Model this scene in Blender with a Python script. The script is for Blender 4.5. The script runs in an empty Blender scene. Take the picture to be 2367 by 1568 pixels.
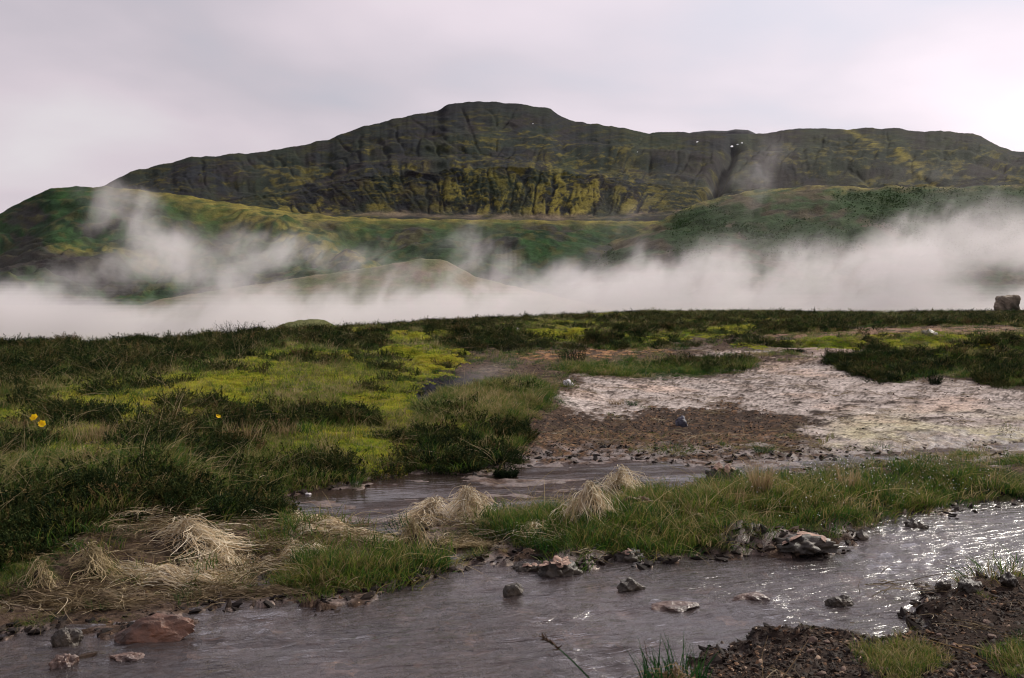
import bpy, math, numpy as np
from mathutils import Vector

R = math.radians
rng = np.random.default_rng(7)
scene = bpy.context.scene

# ------------------------------------------------------------------ camera
CAM_Z = 1.15
F = 2367 * 35.0 / 36.0            # focal length in the units the photo was measured in
PITCH = math.atan(94 / F)
cam_data = bpy.data.cameras.new('camera')
cam = bpy.data.objects.new('camera', cam_data)
scene.collection.objects.link(cam)
cam.location = (0, 0, CAM_Z)
cam.rotation_euler = (math.pi / 2 - PITCH, 0, 0)
cam_data.lens = 35; cam_data.sensor_width = 36
cam_data.clip_start = 0.05; cam_data.clip_end = 20000
cam_data.dof.use_dof = True
cam_data.dof.focus_distance = 6.5
cam_data.dof.aperture_fstop = 9.0
scene.camera = cam

# ------------------------------------------------------------------ view, sampling
scene.view_settings.view_transform = 'Standard'
scene.view_settings.look = 'None'
scene.view_settings.gamma = 1
scene.view_settings.exposure = 0.08
scene.cycles.use_denoising = True
scene.cycles.filter_width = 1.05
scene.cycles.max_bounces = 8
scene.cycles.diffuse_bounces = 3
scene.cycles.glossy_bounces = 3
scene.cycles.transparent_max_bounces = 12
scene.cycles.volume_bounces = 3
scene.cycles.volume_max_steps = 256

# ------------------------------------------------------------------ sky and sun
SUN_AZ, SUN_EL = 53.0, 36.0      # degrees right of the view direction / above the horizon
world = bpy.data.worlds.new('World'); scene.world = world
world.use_nodes = True
nt = world.node_tree; nt.nodes.clear()
def N(t, typ, **kw):
    n = t.nodes.new(typ)
    for k, v in kw.items():
        if k.startswith('i_'):
            n.inputs[int(k[2:])].default_value = v
        else:
            setattr(n, k, v)
    return n
def ramp(t, stops, interp='LINEAR'):
    n = t.nodes.new('ShaderNodeValToRGB')
    cr = n.color_ramp; cr.interpolation = interp
    while len(cr.elements) > 1: cr.elements.remove(cr.elements[-1])
    cr.elements[0].position = stops[0][0]; cr.elements[0].color = (*stops[0][1], 1)
    for p, c in stops[1:]:
        e = cr.elements.new(p); e.color = (*c, 1)
    return n
L = nt.links.new
out = N(nt, 'ShaderNodeOutputWorld')
sky = N(nt, 'ShaderNodeTexSky', sky_type='NISHITA')
sky.sun_disc = False; sky.sun_elevation = R(SUN_EL); sky.sun_rotation = R(SUN_AZ)
sky.air_density = 1.2; sky.dust_density = 3.0
bgs = N(nt, 'ShaderNodeBackground'); bgs.inputs[1].default_value = 0.10
L(sky.outputs[0], bgs.inputs[0])
tc = N(nt, 'ShaderNodeTexCoord')
# overcast sheet: a soft cloud pattern on the direction, lighter round the hidden sun
sep = N(nt, 'ShaderNodeSeparateXYZ'); L(tc.outputs['Generated'], sep.inputs[0])
zz = N(nt, 'ShaderNodeMath', operation='ADD', i_1=0.22); L(sep.outputs[2], zz.inputs[0])
zm = N(nt, 'ShaderNodeMath', operation='MAXIMUM', i_1=0.08); L(zz.outputs[0], zm.inputs[0])
dx = N(nt, 'ShaderNodeMath', operation='DIVIDE'); L(sep.outputs[0], dx.inputs[0]); L(zm.outputs[0], dx.inputs[1])
dy = N(nt, 'ShaderNodeMath', operation='DIVIDE'); L(sep.outputs[1], dy.inputs[0]); L(zm.outputs[0], dy.inputs[1])
cmb = N(nt, 'ShaderNodeCombineXYZ'); L(dx.outputs[0], cmb.inputs[0]); L(dy.outputs[0], cmb.inputs[1])
cn = N(nt, 'ShaderNodeTexNoise'); cn.inputs['Scale'].default_value = 1.0; cn.inputs['Detail'].default_value = 7
cn.inputs['Roughness'].default_value = 0.42; cn.inputs['Distortion'].default_value = 0.2
L(cmb.outputs[0], cn.inputs['Vector'])
cr = ramp(nt, [(0.32, (0.50, 0.52, 0.60)), (0.45, (0.63, 0.575, 0.635)), (0.56, (0.76, 0.67, 0.73)), (0.68, (0.84, 0.79, 0.82))])
L(cn.outputs[0], cr.inputs[0])
sd = Vector((math.sin(R(SUN_AZ)) * math.cos(R(SUN_EL)), math.cos(R(SUN_AZ)) * math.cos(R(SUN_EL)), math.sin(R(SUN_EL))))
dot = N(nt, 'ShaderNodeVectorMath', operation='DOT_PRODUCT'); dot.inputs[1].default_value = sd
L(tc.outputs['Generated'], dot.inputs[0])
mr = N(nt, 'ShaderNodeMapRange', interpolation_type='SMOOTHSTEP'); L(dot.outputs['Value'], mr.inputs[0])
mr.inputs[1].default_value = 0.35; mr.inputs[2].default_value = 1.02; mr.inputs[3].default_value = 0.88; mr.inputs[4].default_value = 1.5
bgc = N(nt, 'ShaderNodeBackground'); L(cr.outputs[0], bgc.inputs[0]); L(mr.outputs[0], bgc.inputs[1])
mixw = N(nt, 'ShaderNodeMixShader'); mixw.inputs[0].default_value = 0.93
L(bgs.outputs[0], mixw.inputs[1]); L(bgc.outputs[0], mixw.inputs[2]); L(mixw.outputs[0], out.inputs[0])

sun_data = bpy.data.lights.new('sun', 'SUN'); sun = bpy.data.objects.new('sun', sun_data)
scene.collection.objects.link(sun)
sun_data.energy = 4.9; sun_data.angle = R(8); sun_data.color = (1.0, 0.93, 0.82)
sun.rotation_euler = (-sd).to_track_quat('-Z', 'Y').to_euler()

# ------------------------------------------------------------------ numeric helpers
def slope_of(v):                  # z/y of the view ray through photo row v
    return np.tan(np.arctan((784 - np.asarray(v, float)) / F) - PITCH)
def side_of(u, v):
    b = (784 - np.asarray(v, float)) / F
    return ((np.asarray(u, float) - 1183.5) / F) / (math.cos(PITCH) + b * math.sin(PITCH))
def at_z(u, v, z):                # measured place on the photo + height of the ground there -> metres
    y = (z - CAM_Z) / slope_of(v)
    return np.array([side_of(u, v) * y, y, np.zeros_like(y) + z]).T
def at_y(u, v, y):
    return np.array([side_of(u, v) * y, y + 0 * np.asarray(u, float), CAM_Z + slope_of(v) * y]).T
def project(x, y, z):
    zz = z - CAM_Z
    dep = y * math.cos(PITCH) - zz * math.sin(PITCH)
    up = y * math.sin(PITCH) + zz * math.cos(PITCH)
    return 1183.5 + F * x / dep, 784 - F * up / dep

_perm = np.random.default_rng(3).permutation(256).astype(np.int64); _perm = np.concatenate([_perm, _perm, _perm])
_ang = np.random.default_rng(4).random(256) * 2 * math.pi
_gx, _gy = np.cos(_ang), np.sin(_ang)
def perlin(x, y, seed=0):
    x = np.asarray(x, float) + seed * 17.31; y = np.asarray(y, float) + seed * 9.17
    xi = np.floor(x).astype(np.int64); yi = np.floor(y).astype(np.int64)
    xf = x - xi; yf = y - yi
    u = xf * xf * xf * (xf * (xf * 6 - 15) + 10); v = yf * yf * yf * (yf * (yf * 6 - 15) + 10)
    def g(ix, iy, fx, fy):
        h = _perm[(_perm[ix & 255] + iy) & 255]
        return _gx[h] * fx + _gy[h] * fy
    a = g(xi, yi, xf, yf); b = g(xi + 1, yi, xf - 1, yf)
    c = g(xi, yi + 1, xf, yf - 1); d = g(xi + 1, yi + 1, xf - 1, yf - 1)
    return (a + u * (b - a) + v * ((c + u * (d - c)) - (a + u * (b - a)))) * 1.5
def fbm(x, y, octv=5, seed=0, gain=0.5, lac=2.03):
    s = 0; a = 1; t = 0
    for i in range(octv):
        s = s + a * perlin(x, y, seed + i * 3); t += a
        x = x * lac; y = y * lac; a *= gain
    return s / t * 1.4
def ridged(x, y, octv=4, seed=0):
    s = 0; a = 1; t = 0
    for i in range(octv):
        s = s + a * (1 - np.abs(perlin(x, y, seed + i * 3)) * 1.6); t += a
        x = x * 2.1; y = y * 2.1; a *= 0.5
    return s / t
def sstep(a, b, x):
    t = np.clip((x - a) / (b - a), 0, 1); return t * t * (3 - 2 * t)
def lerp(a, b, t): return a + (b - a) * t
def interp(pts, x):
    p = np.array(pts, float); return np.interp(x, p[:, 0], p[:, 1])
def poly_sd(px, py, poly):        # signed distance, positive inside
    P = np.array(poly, float); n = len(P)
    d2 = np.full(px.shape, 1e18); inside = np.zeros(px.shape, bool)
    for i in range(n):
        a = P[i]; b = P[(i + 1) % n]; e = b - a
        wx = px - a[0]; wy = py - a[1]
        t = np.clip((wx * e[0] + wy * e[1]) / (e @ e), 0, 1)
        d2 = np.minimum(d2, (wx - e[0] * t) ** 2 + (wy - e[1] * t) ** 2)
        c = (a[1] > py) != (b[1] > py)
        with np.errstate(divide='ignore', invalid='ignore'):
            xi = e[0] * (py - a[1]) / (e[1] if e[1] != 0 else 1e-9) + a[0]
        inside ^= c & (px < xi)
    d = np.sqrt(d2)
    return np.where(inside, d, -d)

# ------------------------------------------------------------------ object helpers
def tag(o, label=None, cat=None, group=None, kind=None):
    if label: o['label'] = label
    if cat: o['category'] = cat
    if group: o['group'] = group
    if kind: o['kind'] = kind
    return o
def mesh_np(name, verts, faces, mat=None, smooth=False, cols=None):
    """faces: (n,3) or (n,4) int array"""
    verts = np.ascontiguousarray(verts, np.float32); faces = np.ascontiguousarray(faces, np.int32)
    me = bpy.data.meshes.new(name)
    me.vertices.add(len(verts)); me.vertices.foreach_set('co', verts.ravel())
    k = faces.shape[1]
    me.loops.add(faces.size); me.loops.foreach_set('vertex_index', faces.ravel())
    me.polygons.add(len(faces))
    me.polygons.foreach_set('loop_start', np.arange(0, faces.size, k, dtype=np.int32))
    me.polygons.foreach_set('loop_total', np.full(len(faces), k, np.int32))
    me.polygons.foreach_set('use_smooth', np.full(len(faces), smooth))
    if cols is not None:
        ca = me.color_attributes.new('Col', 'FLOAT_COLOR', 'POINT')
        ca.data.foreach_set('color', np.ascontiguousarray(cols, np.float32).ravel())
    me.update(calc_edges=True)
    if mat: me.materials.append(mat)
    return me
def obj(name, me, parent=None, loc=None):
    o = bpy.data.objects.new(name, me); scene.collection.objects.link(o)
    if parent: o.parent = parent
    if loc is not None: o.location = loc
    return o
def grid_faces(nr, nc):
    i = np.arange((nr - 1) * (nc - 1)); r = i // (nc - 1); c = i % (nc - 1)
    a = r * nc + c
    return np.stack([a, a + 1, a + nc + 1, a + nc], 1)
def ribbons(paths, width, tip=0.15, side=None, seed=0):
    """paths (N,K,3) -> tapered ribbons; returns verts, faces, t, per-vertex ribbon id"""
    r = np.random.default_rng(seed)
    n, k, _ = paths.shape
    tan = np.gradient(paths, axis=1)
    tan /= np.linalg.norm(tan, axis=2, keepdims=True) + 1e-9
    rd = r.normal(size=(n, 1, 3)) if side is None else side
    sd_ = np.cross(tan, np.broadcast_to(rd, tan.shape)); sd_ /= np.linalg.norm(sd_, axis=2, keepdims=True) + 1e-9
    t = np.linspace(0, 1, k)[None, :, None]
    w = np.asarray(width).reshape(-1, 1, 1) * (tip + (1 - tip) * (1 - t ** 1.6)) * 0.5
    a = paths - sd_ * w; b = paths + sd_ * w
    v = np.stack([a, b], 2).reshape(-1, 3)
    base = (np.arange(n)[:, None] * k + np.arange(k - 1)[None, :]) * 2
    base = base.ravel()
    f = np.stack([base, base + 1, base + 3, base + 2], 1)
    tt = np.repeat(np.broadcast_to(t, (n, k, 1)).ravel(), 2)
    rid = np.repeat(np.arange(n), k * 2)
    return v, f, tt, rid
def blade_paths(n, radius, h, lean, droop, k=5, seed=0, center_bias=1.0):
    r = np.random.default_rng(seed)
    a = r.random(n) * 2 * math.pi; q = radius * r.random(n) ** (0.5 * center_bias)
    base = np.stack([np.cos(a) * q, np.sin(a) * q, np.zeros(n)], 1)
    a2 = a + r.normal(0, 0.9, n)
    hh = h * (0.5 + 0.6 * r.random(n)); ln = lean * hh * (0.3 + r.random(n)); dr = droop * hh * r.random(n)
    t = np.linspace(0, 1, k)[None, :, None]
    d = np.stack([np.cos(a2), np.sin(a2), np.zeros(n)], 1)[:, None, :]
    p = base[:, None, :] + d * (ln[:, None, None] * t ** 1.7) + np.array([0, 0, 1.0]) * (hh[:, None, None] * t - dr[:, None, None] * t ** 2.6)
    return p

# ------------------------------------------------------------------ materials
def new_mat(name):
    m = bpy.data.materials.new(name); m.use_nodes = True
    m.node_tree.nodes.clear(); return m, m.node_tree
def noise_node(t, scale, detail=5, rough=0.6, vec=None, dist=0.0):
    n = t.nodes.new('ShaderNodeTexNoise'); n.inputs['Scale'].default_value = scale
    n.inputs['Detail'].default_value = detail; n.inputs['Roughness'].default_value = rough; n.inputs['Distortion'].default_value = dist
    if vec is not None: t.links.new(vec, n.inputs['Vector'])
    return n
def mixrgb(t, a, b, fac, mode='MIX'):
    n = t.nodes.new('ShaderNodeMix'); n.data_type = 'RGBA'; n.blend_type = mode
    for s, v in ((n.inputs[0], fac), (n.inputs[6], a), (n.inputs[7], b)):
        if hasattr(v, 'is_output'): t.links.new(v, s)
        elif isinstance(v, (int, float)): s.default_value = v
        else: s.default_value = (*v, 1)
    return n.outputs[2]
def maprange(t, v, a, b, c=0.0, d=1.0):
    n = t.nodes.new('ShaderNodeMapRange'); t.links.new(v, n.inputs[0])
    for i, q in enumerate((a, b, c, d)): n.inputs[i + 1].default_value = q
    return n.outputs[0]
def bump(t, h, strength, dist, normal=None):
    n = t.nodes.new('ShaderNodeBump'); n.inputs['Strength'].default_value = strength; n.inputs['Distance'].default_value = dist
    t.links.new(h, n.inputs['Height'])
    if normal is not None: t.links.new(normal, n.inputs['Normal'])
    return n.outputs[0]
def value_mul(t, col, lo, hi, noise):   # multiply a colour by a noise-driven grey
    g = maprange(t, noise, 0.3, 0.7, lo, hi)
    c = t.nodes.new('ShaderNodeCombineColor')
    for i in range(3): t.links.new(g, c.inputs[i])
    return mixrgb(t, col, c.outputs[0], 1.0, 'MULTIPLY')

def earth_material(name, scales, bdist, lo=0.6, hi=1.4, rough_from_alpha=True, speck=None, bstr=1.0, spec=.05):
    """terrain whose base colour comes from the vertex colour attribute, broken up by noise"""
    m, t = new_mat(name)
    o = t.nodes.new('ShaderNodeOutputMaterial'); p = t.nodes.new('ShaderNodeBsdfPrincipled')
    t.links.new(p.outputs[0], o.inputs[0])
    geo = t.nodes.new('ShaderNodeNewGeometry')
    at = t.nodes.new('ShaderNodeAttribute'); at.attribute_name = 'Col'
    n1 = noise_node(t, scales[0], 8, 0.65, geo.outputs['Position'])
    n2 = noise_node(t, scales[1], 6, 0.7, geo.outputs['Position'])
    c = value_mul(t, at.outputs['Color'], lo, hi, n1.outputs[0])
    c = value_mul(t, c, lo, hi, n2.outputs[0])
    if speck: c = speck(t, c, at, geo)
    t.links.new(c, p.inputs['Base Color'])
    if rough_from_alpha:
        t.links.new(at.outputs['Alpha'], p.inputs['Roughness']); t.links.new(maprange(t, at.outputs['Alpha'], .38, .9, .32, .03), p.inputs['Specular IOR Level'])
    else: p.inputs['Roughness'].default_value = 0.95
    p.inputs['Specular IOR Level'].default_value = spec
    nb = bump(t, n1.outputs[0], bstr, bdist[0]); nb = bump(t, n2.outputs[0], bstr, bdist[1], nb)
    t.links.new(nb, p.inputs['Normal'])
    return m

def leaf_material(name, cols, rough=0.6, transl=0.35, attr='tone', spread=0.25, lo=None, spec=0.10):
    """blades: colour from a ramp over (instance tone + per blade random), darker at the root"""
    m, t = new_mat(name)
    o = t.nodes.new('ShaderNodeOutputMaterial')
    inst = t.nodes.new('ShaderNodeAttribute'); inst.attribute_type = 'INSTANCER'; inst.attribute_name = attr
    bl = t.nodes.new('ShaderNodeAttribute'); bl.attribute_name = 'Col'      # R random, G along
    s = t.nodes.new('ShaderNodeSeparateColor'); t.links.new(bl.outputs['Color'], s.inputs[0])
    r1 = maprange(t, s.outputs[0], 0, 1, -spread if lo is None else lo, spread)
    ad = t.nodes.new('ShaderNodeMath'); ad.operation = 'ADD'; t.links.new(inst.outputs['Fac'], ad.inputs[0]); t.links.new(r1, ad.inputs[1])
    cr_ = ramp(t, cols); t.links.new(ad.outputs[0], cr_.inputs[0])
    rt = maprange(t, s.outputs[1], 0, 0.7, 0.55, 1.0)                      # colour darkens towards the root
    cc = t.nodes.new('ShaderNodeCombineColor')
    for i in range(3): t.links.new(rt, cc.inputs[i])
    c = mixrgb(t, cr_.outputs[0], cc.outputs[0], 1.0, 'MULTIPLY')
    p = t.nodes.new('ShaderNodeBsdfPrincipled'); p.inputs['Roughness'].default_value = rough
    p.inputs['Specular IOR Level'].default_value = spec
    t.links.new(c, p.inputs['Base Color'])
    tr = t.nodes.new('ShaderNodeBsdfTranslucent'); t.links.new(c, tr.inputs[0])
    mx = t.nodes.new('ShaderNodeMixShader'); mx.inputs[0].default_value = transl
    t.links.new(p.outputs[0], mx.inputs[1]); t.links.new(tr.outputs[0], mx.inputs[2]); t.links.new(mx.outputs[0], o.inputs[0])
    return m
def stone_material(name, ca, cb, scale=8, rough=0.85, moss=None):
    m, t = new_mat(name)
    o = t.nodes.new('ShaderNodeOutputMaterial'); p = t.nodes.new('ShaderNodeBsdfPrincipled'); t.links.new(p.outputs[0], o.inputs[0])
    tcn = t.nodes.new('ShaderNodeTexCoord'); oi = t.nodes.new('ShaderNodeObjectInfo')
    n1 = noise_node(t, scale, 8, 0.65, tcn.outputs['Object']); n2 = noise_node(t, scale * 5, 6, 0.7, tcn.outputs['Object'])
    f = maprange(t, n1.outputs[0], 0.38, 0.62)
    c = mixrgb(t, ca, cb, f); c = value_mul(t, c, 0.7, 1.3, n2.outputs[0])
    if moss: c = mixrgb(t, c, moss, maprange(t, noise_node(t, scale * .6, 5, .6, tcn.outputs['Object']).outputs[0], 0.5, 0.62))
    rv = maprange(t, oi.outputs['Random'], 0, 1, 0.75, 1.2)
    cc = t.nodes.new('ShaderNodeCombineColor')
    for i in range(3): t.links.new(rv, cc.inputs[i])
    c = mixrgb(t, c, cc.outputs[0], 1.0, 'MULTIPLY')
    t.links.new(c, p.inputs['Base Color']); p.inputs['Roughness'].default_value = rough
    nb = bump(t, n1.outputs[0], 0.8, 0.02); nb = bump(t, n2.outputs[0], 0.6, 0.006, nb); t.links.new(nb, p.inputs['Normal'])
    return m

# ================================================================== THE FAR LAND
SKY_A = [(-900, 600), (-500, 560), (0, 520), (120, 470), (180, 455), (240, 430), (300, 398), (345, 388), (402, 374), (440, 364), (500, 360), (552, 354), (566, 358), (640, 346), (700, 336), (760, 322), (800, 306),
         (850, 290), (905, 277), (960, 265), (1010, 256), (1030, 246), (1060, 237), (1100, 235), (1150, 236), (1200, 240), (1250, 248), (1275, 254), (1290, 264), (1330, 282), (1380, 287),
         (1440, 297), (1500, 309), (1535, 304), (1600, 308), (1700, 309), (1770, 310), (1800, 303), (1840, 296), (1900, 297), (1960, 299), (2010, 296), (2080, 297), (2110, 302),
         (2180, 304), (2250, 309), (2270, 316), (2310, 338), (2340, 348), (2367, 351), (2450, 362), (2600, 372), (3100, 410), (3600, 470)]
FOOT_A = [(-900, 640), (0, 560), (400, 500), (870, 497), (1100, 503), (1300, 506), (1500, 498), (1700, 480), (2367, 470), (3600, 560)]
def hill(name, skyline, foot, ys, yq, nu, nq, u0, u1, colour, relief, mat, kind='structure', jag=0.0):
    u = np.linspace(u0, u1, nu)[None, :]
    nb = max(6, nq // 8)
    q = np.concatenate([np.linspace(-0.12, 1, nq), 1 + np.linspace(0.02, 0.5, nb)])[:, None]
    vs = interp(skyline, u) + jag * fbm(u * 0.03, u * 0 + 5, 5, 11)
    vf = interp(foot, u)
    U = np.broadcast_to(u, (len(q), nu)); Q = np.broadcast_to(q, (len(q), nu))
    V = np.where(Q <= 1, lerp(vf, vs, Q), vs)
    Y = np.interp(Q, yq, ys)
    P = at_y(U.ravel(), V.ravel(), Y.ravel())
    x, y, z = P[:, 0].copy(), P[:, 1].copy(), P[:, 2].copy()
    Uf, Qf, Vf = U.ravel(), Q.ravel(), V.ravel()
    back = np.clip(Qf - 1, 0, 1)
    z = z - back * 0.7 * (z - 0) - 4 * (back > 0)
    dz, info = relief(Uf, Vf, Qf, x, y)
    z = z + dz
    col = colour(Uf, Vf, Qf, x, y, z, info)
    me = mesh_np(name, np.stack([x, y, z], 1), grid_faces(len(q), nu), mat, True, col)
    return tag(obj(name, me), kind=kind), (x, y, z)
hill_mat = earth_material('hill_side', (0.05, 0.30), (1.6, 0.9), 0.62, 1.4, False)
near_hill_mat = earth_material('near_hill_side', (0.09, 0.6), (1.6, 0.6), 0.65, 1.35, False)
def C(*c): return np.array(c, float)
def mixc(a, b, f): return a + (b - a) * f[:, None]

def relief_a(U, V, Q, x, y):
    w1 = fbm(U * 0.012, V * 0.010, 4, 21) * 28
    w2 = fbm(U * 0.03, V * 0.02, 3, 27) * 9
    lean = (V - 420) * 0.75 * np.clip((U - 1150) / 350, -1, 1.0)
    g = np.abs(perlin((U + w1 * .7 + w2 * 1.3 + lean) * 0.026, V * 0.011 + 3, 31))
    g2 = np.abs(perlin((U + w2 * 2 + w1 * .7 + lean * 1.2) * 0.062, V * 0.024, 35))
    g4 = np.abs(perlin((U + w2 * 3.5 + lean * 2.5) * 0.10, V * 0.05, 39))
    rib = sstep(0.0, 0.26, g) * 0.50 + sstep(0.0, 0.26, g2) * 0.32 + sstep(0, .25, g4) * .18
    band = sstep(0.0, 0.06, Q) * (1 - sstep(0.16 + .22 * w1 / 28 + .1 * w2 / 9, 0.62 + .22 * w1 / 28, Q))
    strength = interp([(-500, .1), (500, .12), (600, .25), (680, .7), (850, .55), (1150, .9), (1400, 1.0), (1550, .5), (1750, .25), (2367, .3)], U)
    dz = -(1 - rib) * 4.5 * band * strength
    # strata: low cliffs and ledges that run along the mountain
    wv = V + fbm(U * 0.01, V * 0.02, 4, 41) * 26
    step = fbm(U * 0.004, wv * 0.055, 4, 45)
    dz += step * 4 * sstep(0.15, 0.4, Q) * (1 - sstep(0.85, 1.0, Q))
    big = fbm(x * 0.0030, y * 0.0030, 3, 51, .38)
    dz += big * 20 * sstep(0, 0.2, Q) * (1 - sstep(0.7, 1.0, Q))
    # upper slopes: shallow runnels
    g3 = np.abs(perlin((U + w1 * 1.3 + (V - 350) * 0.7 * np.sign(U - 1150)) * 0.016, V * 0.01, 61))
    dz -= (1 - sstep(0, 0.2, g3)) * 2.5 * sstep(0.35, 0.6, Q) * (1 - sstep(0.88, 1.0, Q))
    # the ravine at the saddle
    rav = np.abs(U - (1672 - (V - 380) * 0.45 + fbm(V * 0.03, V * 0, 3, 71) * 18))
    dz -= np.exp(-(rav / 17) ** 2) * 34 * sstep(0.02, .2, Q) * (1 - sstep(0.7, 1, Q))
    dz += fbm(x * 0.03, y * 0.03, 4, 75) * 1.0 * (1 - 0.6 * sstep(0.9, 1, Q))
    return dz, (rib, band, strength, step, rav)
def colour_a(U, V, Q, x, y, z, info):
    rib, band, strength, step, rav = info
    rock = C(0.010, 0.012, 0.015); brown = C(0.014, 0.012, 0.013); moss = C(0.165, 0.138, 0.026); olive = C(0.017, 0.018, 0.008); green = C(0.018, 0.026, 0.012); tan = C(0.19, 0.145, 0.10)
    n1 = fbm(U * 0.012, V * 0.05, 5, 81); n2 = fbm(U * 0.020 + V * .02, V * 0.14 + U * .004, 7, 85, .62); n3 = fbm(U * 0.006, V * 0.012, 4, 89)
    fine = fbm(U * 0.07, V * 0.22, 4, 91, .7)
    c = mixc(np.tile(rock, (len(U), 1)), brown, sstep(-0.25, 0.35, n1 + 0.25 * sstep(1500, 1750, U)))
    c = mixc(c, C(0.010, 0.016, 0.010), sstep(-.2, .3, n3 - .2 * n1) * .8)
    c = mixc(c, olive, sstep(-0.05, 0.35, n2 + .4 * fine) * 0.85)
    f = sstep(0.14, 0.42, n2 * 0.8 + n3 * 0.35 + .35 * fine)
    c = mixc(c, moss * .5, f * 0.65 * (1 - 0.75 * sstep(0.70, 0.93, Q)))
    # ribs below: moss on the crests, rock in the gullies
    iso = fbm(U * .022 + .3 * n1, V * .028, 5, 87); m = .8 * sstep(0.45, 0.85, rib + 0.3 * n2 + .2 * fine) * band * sstep(-.12, .14, iso + .3 * fine + .12 * sstep(1150, 1350, U)) * np.clip(strength, 0, 1) * sstep(-0.5, 0.1, n3 + 0.5 * n1 + 0.28 * sstep(900, 1300, U))
    patch = interp([(300, .05), (560, .2), (640, .7), (740, .9), (850, .45), (960, .4), (1060, .7), (1150, .8), (1300, 1), (1450, .95), (1560, .35), (1700, .2), (2000, .2), (2367, .3)], U)
    c = mixc(c, moss, np.clip(m * patch * 1.15, 0, 1))
    gul = (1 - sstep(0.2, 0.5, rib)) * band * np.clip(strength, 0, 1)
    c = mixc(c, rock, gul * 0.9)
    c = mixc(c, rock, np.exp(-(rav / 14) ** 2) * 0.8)
    # pale foot of the slope where the track runs
    c = mixc(c, tan, np.exp(-((Q - 0.015) / 0.025) ** 2) * 0.75 * sstep(650, 900, U) * sstep(-0.5, 0.2, n1))
    c = mixc(c, rock * 0.8, sstep(0.85, 0.97, Q) * sstep(980, 1050, U) * (1 - sstep(1270, 1330, U)) * 0.8)
    c = mixc(c, green, sstep(0.0, 0.5, fbm(U * 0.01, V * 0.01, 3, 95)) * 0.4)
    # streaks of moss running down the right shoulder
    st = np.abs(U - (1960 + (V - 300) * 1.75)); c = mixc(c, moss, np.exp(-(st / 13) ** 2) * 0.6 * sstep(0.1, 0.3, Q) * sstep(-.3, .2, n2))
    return np.concatenate([c, np.ones((len(U), 1))], 1)
mountain, mv = hill('mountain', SKY_A, FOOT_A, [1120, 1200, 1310, 1600, 2200, 2900], [-0.12, 0, 0.38, 0.62, 1, 1.5], 1250, 250, -380, 2760, colour_a, relief_a, hill_mat, jag=3.5)

def relief_f(U, V, Q, x, y): return fbm(x * 0.004, y * 0.004, 4, 2) * 10 * (1 - sstep(.8, 1, Q)), None
def colour_f(U, V, Q, x, y, z, i): return np.tile(np.array([0.05, 0.05, 0.055, 1]), (len(U), 1))
hill('far_mountain', [(1480, 340), (1600, 306), (1640, 302), (1680, 303), (1700, 299), (1730, 301), (1745, 308), (1800, 340)], [(1400, 400), (1900, 400)], [4200, 4500, 5200], [-.12, 1, 1.5], 90, 20, 1480, 1800, colour_f, relief_f, hill_mat)

SKY_B = [(-900, 640), (-400, 560), (0, 492), (60, 462), (90, 447), (120, 435), (150, 434), (180, 431), (215, 434), (240, 432), (330, 440), (450, 455), (560, 474), (700, 494), (780, 500), (870, 505), (1000, 507), (1300, 510), (1500, 512), (1700, 520), (2500, 600)]
def relief_b(U, V, Q, x, y):
    fold = fbm(x * 0.011 + 3, y * 0.006, 3, 101)
    dz = fold * 11 * sstep(0, .3, Q) * (1 - sstep(.72, 1, Q))
    spur = np.abs(U - (560 + (V - 470) * 1.6 + fbm(V * .02, U * .01, 3, 103) * 30))
    dz += np.exp(-(spur / 70) ** 2) * 7 * sstep(0.1, .4, Q) * (1 - sstep(.8, 1, Q))
    wv = V + fbm(U * 0.012, V * 0.02, 3, 107) * 14 + U * 0.08
    ter = fbm(U * 0.004, wv * 0.06, 4, 109)
    dz += ter * 4.2 * (1 - sstep(.85, 1, Q))
    dz += fbm(x * 0.08, y * 0.08, 4, 111) * 1.1
    return dz, (fold, ter, spur)
def colour_b(U, V, Q, x, y, z, info):
    fold, ter, spur = info
    green = C(0.016, 0.042, 0.012); dgreen = C(0.008, 0.022, 0.009); yel = C(0.15, 0.125, 0.030); purp = C(0.028, 0.022, 0.025); olive = C(0.055, 0.052, 0.016)
    n1 = fbm(U * 0.012, V * 0.035, 5, 121); n2 = fbm(U * 0.03, V * 0.12, 4, 125)
    c = mixc(np.tile(green, (len(U), 1)), dgreen, sstep(-.2, .3, n1))
    c = mixc(c, purp, sstep(0.08, 0.4, fbm(U * .009, V * .02, 4, 129) + .15 * n2) * 0.75)
    c = mixc(c, olive, sstep(0.05, .35, n2 * .7 + ter * .5) * 0.6)
    vs = interp(SKY_B, U)
    crest = np.exp(-np.clip(V - vs - 2, 0, 999) / interp([(0, 3), (230, 5), (330, 16), (560, 34), (760, 26), (870, 9), (1500, 7)], U)) * sstep(190, 300, U)
    c = mixc(c, yel, np.clip(crest * (0.75 + 0.8 * n2), 0, 1))
    sp = np.exp(-(spur / 60) ** 2) * sstep(-.25, .25, n2 + .3 * n1)
    c = mixc(c, yel, sp * 0.7)
    # a lower yellow shoulder on the left
    lo = np.exp(-((V - (575 + (U - 250) ** 2 * 0.00025 + (U > 250) * (U - 250) * 0.12)) / 11) ** 2) * sstep(60, 160, U) * (1 - sstep(330, 420, U))
    c = mixc(c, yel, lo * 0.65 * sstep(-.4, .1, n2))
    lo2 = sstep(580, 600, V) * (1 - sstep(630, 660, V)) * (1 - sstep(250, 340, U)); c = mixc(c, purp, lo2 * .75)
    return np.concatenate([c, np.ones((len(U), 1))], 1)
hill('left_hill', SKY_B, [(-900, 730), (3600, 730)], [330, 350, 520, 700, 900], [-.12, 0, .5, 1, 1.5], 760, 190, -700, 2500, colour_b, relief_b, near_hill_mat, jag=1.5)

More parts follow.
